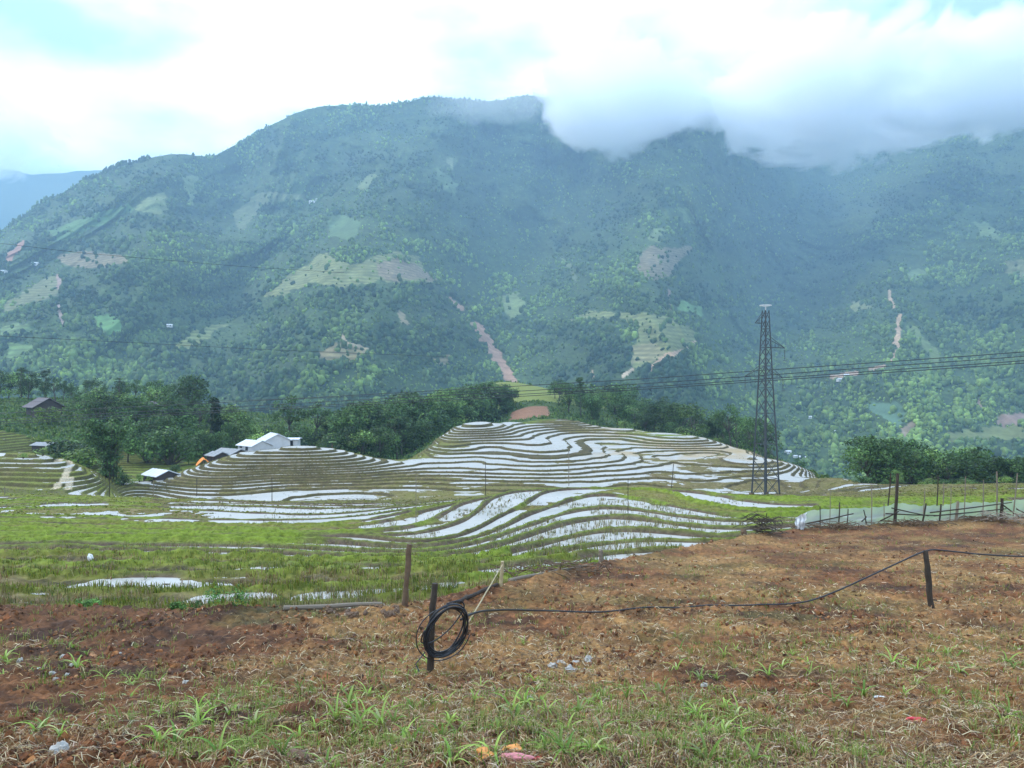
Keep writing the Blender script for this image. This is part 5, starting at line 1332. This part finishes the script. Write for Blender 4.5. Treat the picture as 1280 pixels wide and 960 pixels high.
def build_seedlings():
    """young maize plants in the brown field: one mesh per variant, copied"""
    protos = []
    r = np.random.default_rng(31)
    root0 = None
    LB = 'young maize seedling with arching green leaves in the brown field'; GP = 'maize seedlings in the brown field'
    meshes = []
    for k in range(5):
        V = []; q = []; cc = []
        for i in range(int(r.integers(5, 9))):
            a = i*2.5+r.uniform(-.5, .5); ln = r.uniform(.14, .27); w = r.uniform(.006, .011); arch = r.uniform(.7, 1.3); b0 = len(V)
            c = np.array([(.22, .36, .05), (.28, .38, .08), (.16, .28, .045), (.36, .40, .16)][r.integers(0, 4)])
            for s in range(6):
                t = s/5; rr = ln*t*(.45+.35*t*arch); zz = ln*(1.15*t-.75*arch*t*t)
                ww = w*(1-t**2.2)+.0008; p = np.array([math.cos(a)*rr, math.sin(a)*rr, zz]); sd = np.array([-math.sin(a), math.cos(a), 0])
                V += [p-sd*ww+[0, 0, ww*.5], p, p+sd*ww+[0, 0, ww*.5]]; cc += [c*(.9+.25*t)]*3
                if s: b = b0+3*s; q += [[b-3, b-2, b+1, b], [b-2, b-1, b+2, b+1]]
        me = mk('maize_seedling', np.array(V), np.array(q), M['grass'], None, True, {'col': np.array(cc)})
        me.location = on_field(200+220*k, 4.6+.5*k); tag(me, LB, 'seedling', GP)
        protos.append(me)
    n = 0; tries = 0
    while n < 195 and tries < 6000:
        tries += 1
        u = R.uniform(-20, 1300); y = 1/(1/4.0+(1/9.5-1/4.0)*R.uniform(0, 1)**.8); x = (u-640)/F*y
        dn = float(fbm(np.array([x/1.1]), np.array([y/1.0]), 2, 91)[0])
        right = (900 < u < 1100 and 5.6 < y < 7.5) or (u < 480 and 4.2 < y < 5.2)
        if dn < (-.2 if right else -.02): continue
        o = protos[R.randrange(5)].copy(); C.objects.link(o); s = R.uniform(.45, 1.0)
        o.location = (x, y, float(hfield(np.array([x]), np.array([y]))[0])-.01); o.rotation_euler = (R.uniform(-.2, .2), R.uniform(-.2, .2), R.uniform(0, 6.28)); o.scale = (s, s, s)
        n += 1
    # low leafy weeds at the paddy edge
    for i, (u, d, s, lb) in enumerate(((280, 11.75, 1.0, 'larger dark green leafy weed clump at the field edge on the left'), (231, 11.75, .55, 'small dark green leafy weed left of the larger weed clump'), (110, 11.9, .5, 'small leafy weed at the far left of the field edge'))):
        p = on_field(u, d); cen = [(R.uniform(-.35, .35), R.uniform(-.12, .12), R.uniform(.05, .2)) for _ in range(9)]
        V, q, c = leaf_cloud(np.array(cen)*s, np.full(9, .12*s), 60, .018, [(.07, .15, .03), (.10, .19, .045), (.05, .11, .03)], 900+i, .3)
        tag(mk('weed_plant', V, q, M['leaf'], None, False, {'col': c}, p), lb, 'weed')

# ------------------------------------------------------------------ air, cloud, sky, light
def build_air():
    x0, x1, y0, y1, z0, z1 = -5300, 5300, -700, 5700, -151, 1330
    v = [[x, y, z] for x in (x0, x1) for y in (y0, y1) for z in (z0, z1)]
    m, nt = new_mat('haze_air'); out = N(nt, 'ShaderNodeOutputMaterial'); pv = N(nt, 'ShaderNodeVolumePrincipled')
    pv.inputs['Color'].default_value = HAZE_COL; pv.inputs['Density'].default_value = HAZE_D; pv.inputs['Anisotropy'].default_value = .15
    L(nt, pv.outputs[0], out.inputs['Volume'])
    o = mk('haze', v, [[0, 1, 3, 2], [4, 6, 7, 5], [0, 4, 5, 1], [2, 3, 7, 6], [0, 2, 6, 4], [1, 5, 7, 3]], m); tag(o, kind='stuff')
    # cloud banks over the summits, built as volumes inside the haze
    def summit_cloud(u0, u1, v0, v1, d0, d1, dens, seed, cover):
        c0 = P((u0+u1)/2, (v0+v1)/2, (d0+d1)/2)
        sx = (u1-u0)/F*(d0+d1)/4; sz = (v1-v0)/F*(d0+d1)/4; sy = (d1-d0)/2
        vv, ff = ico2(3)
        m, nt = new_mat('summit_cloud_volume'); out = N(nt, 'ShaderNodeOutputMaterial'); pv = N(nt, 'ShaderNodeVolumePrincipled')
        pv.inputs['Color'].default_value = (1, 1, 1, 1); pv.inputs['Anisotropy'].default_value = .35
        tc = N(nt, 'ShaderNodeTexCoord')
        nz = N(nt, 'ShaderNodeTexNoise'); nz.inputs['Scale'].default_value = 1.; nz.inputs['Detail'].default_value = 6.; nz.inputs['Roughness'].default_value = .6; nz.inputs['Distortion'].default_value = .5
        mp = N(nt, 'ShaderNodeMapping'); mp.inputs['Scale'].default_value = (sx/210, sy/260, sz/150); mp.inputs['Location'].default_value = (seed*3.1, seed*1.7, seed)
        L(nt, tc.outputs['Object'], mp.inputs['Vector']); L(nt, mp.outputs[0], nz.inputs['Vector'])
        ln = N(nt, 'ShaderNodeVectorMath', operation='LENGTH'); L(nt, tc.outputs['Object'], ln.inputs[0])
        # density: noise minus radius falloff
        fo = N(nt, 'ShaderNodeMapRange'); fo.inputs[1].default_value = .30; fo.inputs[2].default_value = 1.0; fo.inputs[3].default_value = cover; fo.inputs[4].default_value = -.95
        L(nt, ln.outputs['Value'], fo.inputs[0])
        am = N(nt, 'ShaderNodeMath', operation='MULTIPLY_ADD'); am.inputs[1].default_value = 2.6; am.inputs[2].default_value = -.8; L(nt, nz.outputs['Fac'], am.inputs[0])
        ad = N(nt, 'ShaderNodeMath', operation='ADD'); L(nt, am.outputs[0], ad.inputs[0]); L(nt, fo.outputs[0], ad.inputs[1])
        mr = N(nt, 'ShaderNodeMapRange'); mr.inputs[1].default_value = .42; mr.inputs[2].default_value = .60; mr.inputs[3].default_value = 0; mr.inputs[4].default_value = dens
        L(nt, ad.outputs[0], mr.inputs[0]); L(nt, mr.outputs[0], pv.inputs['Density'])
        L(nt, pv.outputs[0], out.inputs['Volume'])
        m.cycles.volume_step_rate = .25
        o = mk('summit_cloud', vv, ff, m); o.location = c0; o.scale = (sx, sy, sz); tag(o, kind='stuff')
    for a in SUMMIT_CLOUD: summit_cloud(*a)
HAZE_COL = (.50, .76, .98, 1); HAZE_D = .000185
SUMMIT_CLOUD = [
 # u0, u1, v0, v1, d0, d1, density, seed, cover
 (770, 1260, -20, 248, 1750, 2600, .022, 1.0, .46),
 (960, 1640, -60, 226, 1700, 2500, .022, 4.1, .46),
 (575, 985, 20, 224, 1850, 2650, .018, 2.3, .38),
 (460, 780, 80, 172, 2250, 2650, .0022, 6.2, .25),
 (1030, 1270, 84, 214, 1850, 2600, .02, 5.5, .40),
 (-260, 170, 116, 246, 3900, 4500, .008, 8.7, .45),
]

def build_world():
    w = bpy.data.worlds.new('World'); bpy.context.scene.world = w; w.use_nodes = True
    nt = w.node_tree; nt.nodes.clear()
    out = N(nt, 'ShaderNodeOutputWorld')
    sky = N(nt, 'ShaderNodeTexSky'); sky.sky_type = 'NISHITA'; sky.sun_disc = False
    sky.sun_elevation = SUN_EL; sky.sun_rotation = SUN_AZ; sky.altitude = 1200; sky.air_density = 1.; sky.dust_density = 2.5
    b1 = N(nt, 'ShaderNodeBackground'); b1.inputs[1].default_value = .10; L(nt, sky.outputs[0], b1.inputs[0])
    tc = N(nt, 'ShaderNodeTexCoord')
    sp = N(nt, 'ShaderNodeSeparateXYZ'); L(nt, tc.outputs['Generated'], sp.inputs[0])
    # project the view direction on a cloud layer
    zz = N(nt, 'ShaderNodeMath', operation='MAXIMUM'); zz.inputs[1].default_value = 0; L(nt, sp.outputs[2], zz.inputs[0])
    za = N(nt, 'ShaderNodeMath', operation='ADD'); za.inputs[1].default_value = .22; L(nt, zz.outputs[0], za.inputs[0])
    inv = N(nt, 'ShaderNodeMath', operation='DIVIDE'); inv.inputs[0].default_value = 1; L(nt, za.outputs[0], inv.inputs[1])
    vm = N(nt, 'ShaderNodeVectorMath', operation='SCALE'); L(nt, tc.outputs['Generated'], vm.inputs[0]); L(nt, inv.outputs[0], vm.inputs['Scale'])
    nz = N(nt, 'ShaderNodeTexNoise'); nz.inputs['Scale'].default_value = 1.7; nz.inputs['Detail'].default_value = 6; nz.inputs['Roughness'].default_value = .5
    L(nt, vm.outputs[0], nz.inputs['Vector'])
    nz2 = N(nt, 'ShaderNodeTexNoise'); nz2.inputs['Scale'].default_value = .8; nz2.inputs['Detail'].default_value = 4
    L(nt, vm.outputs[0], nz2.inputs['Vector'])
    # cloud brightness: whitest in thin cloud high ahead, set apart from the sun
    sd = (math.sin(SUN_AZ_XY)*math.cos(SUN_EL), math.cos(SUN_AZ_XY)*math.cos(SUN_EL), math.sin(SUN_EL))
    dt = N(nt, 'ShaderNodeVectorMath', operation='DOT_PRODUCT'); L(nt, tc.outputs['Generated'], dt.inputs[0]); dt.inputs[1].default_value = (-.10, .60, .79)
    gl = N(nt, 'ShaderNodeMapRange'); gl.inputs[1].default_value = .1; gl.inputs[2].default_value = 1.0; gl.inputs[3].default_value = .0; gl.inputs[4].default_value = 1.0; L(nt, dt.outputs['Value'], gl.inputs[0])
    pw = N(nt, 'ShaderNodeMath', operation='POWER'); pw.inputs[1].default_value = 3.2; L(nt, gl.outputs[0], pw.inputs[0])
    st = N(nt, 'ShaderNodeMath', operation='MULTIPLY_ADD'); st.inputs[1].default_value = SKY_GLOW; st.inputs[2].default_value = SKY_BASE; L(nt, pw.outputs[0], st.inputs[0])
    bk = N(nt, 'ShaderNodeMapRange'); bk.inputs[1].default_value = .25; bk.inputs[2].default_value = -.7; bk.inputs[3].default_value = 0; bk.inputs[4].default_value = SKY_BACK_FILL; L(nt, sp.outputs[1], bk.inputs[0])  # added sky brightness behind the camera, unseen, to light cloud, mountain and tree fronts
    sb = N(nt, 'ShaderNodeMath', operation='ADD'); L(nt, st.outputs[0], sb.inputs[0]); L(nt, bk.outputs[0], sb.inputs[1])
    cr = N(nt, 'ShaderNodeValToRGB'); e = cr.color_ramp.elements
    e[0].position = .40; e[0].color = (.30, .45, .80, 1); e[1].position = .68; e[1].color = (1, 1, 1, 1)
    k = cr.color_ramp.elements.new(.52); k.color = (.66, .84, 1.0, 1)
    L(nt, nz.outputs['Fac'], cr.inputs[0])
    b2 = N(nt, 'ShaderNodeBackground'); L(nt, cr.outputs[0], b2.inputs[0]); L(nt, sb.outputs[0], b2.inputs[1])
    mr = N(nt, 'ShaderNodeMapRange'); mr.inputs[1].default_value = .28; mr.inputs[2].default_value = .5; mr.inputs[3].default_value = .72; mr.inputs[4].default_value = 1; L(nt, nz2.outputs['Fac'], mr.inputs[0])
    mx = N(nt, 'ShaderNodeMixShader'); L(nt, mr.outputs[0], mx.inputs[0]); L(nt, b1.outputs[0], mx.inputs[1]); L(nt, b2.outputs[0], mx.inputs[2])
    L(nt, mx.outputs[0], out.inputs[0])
    s = bpy.data.lights.new('sun', 'SUN'); s.energy = SUN_E; s.angle = math.radians(12); s.color = (1, .96, .9)
    o = bpy.data.objects.new('sun', s); C.objects.link(o)
    from mathutils import Vector
    o.rotation_euler = Vector((-sd[0], -sd[1], -sd[2])).to_track_quat('-Z', 'Y').to_euler()
    o.location = (-40, 60, 120)
SUN_EL = math.radians(46); SUN_AZ_XY = math.radians(-74); SUN_AZ = SUN_AZ_XY
SKY_BACK_FILL = .9; SKY_BASE = .54; SKY_GLOW = 1.35; SUN_E = 1.5

def build_camera():
    cd = bpy.data.cameras.new('camera'); cd.sensor_width = 36; cd.lens = 36*F/1280; cd.clip_start = .05; cd.clip_end = 30000
    o = bpy.data.objects.new('camera', cd); C.objects.link(o); o.location = (0, 0, 0); o.rotation_euler = (PI/2, 0, 0)
    bpy.context.scene.camera = o

import time as _t
_t0 = _t.time()
for f in (build_world, build_camera, build_field, build_terraces, build_cover, build_mountain, build_trees, build_bananas, build_pylon, build_houses, build_near, build_fence, build_seedlings, build_air):
    f(); print(f.__name__, round(_t.time()-_t0, 1))
sc = bpy.context.scene
sc.view_settings.view_transform = 'Standard'; sc.view_settings.look = 'None'; sc.view_settings.gamma = 1; sc.view_settings.exposure = 1.0
sc.render.engine = 'CYCLES'
cy = sc.cycles
cy.use_denoising = True; cy.max_bounces = 24; cy.diffuse_bounces = 2; cy.glossy_bounces = 2; cy.transmission_bounces = 3; cy.transparent_max_bounces = 6; cy.volume_bounces = 24
cy.sample_clamp_indirect = 4; cy.use_adaptive_sampling = True; cy.adaptive_threshold = .02
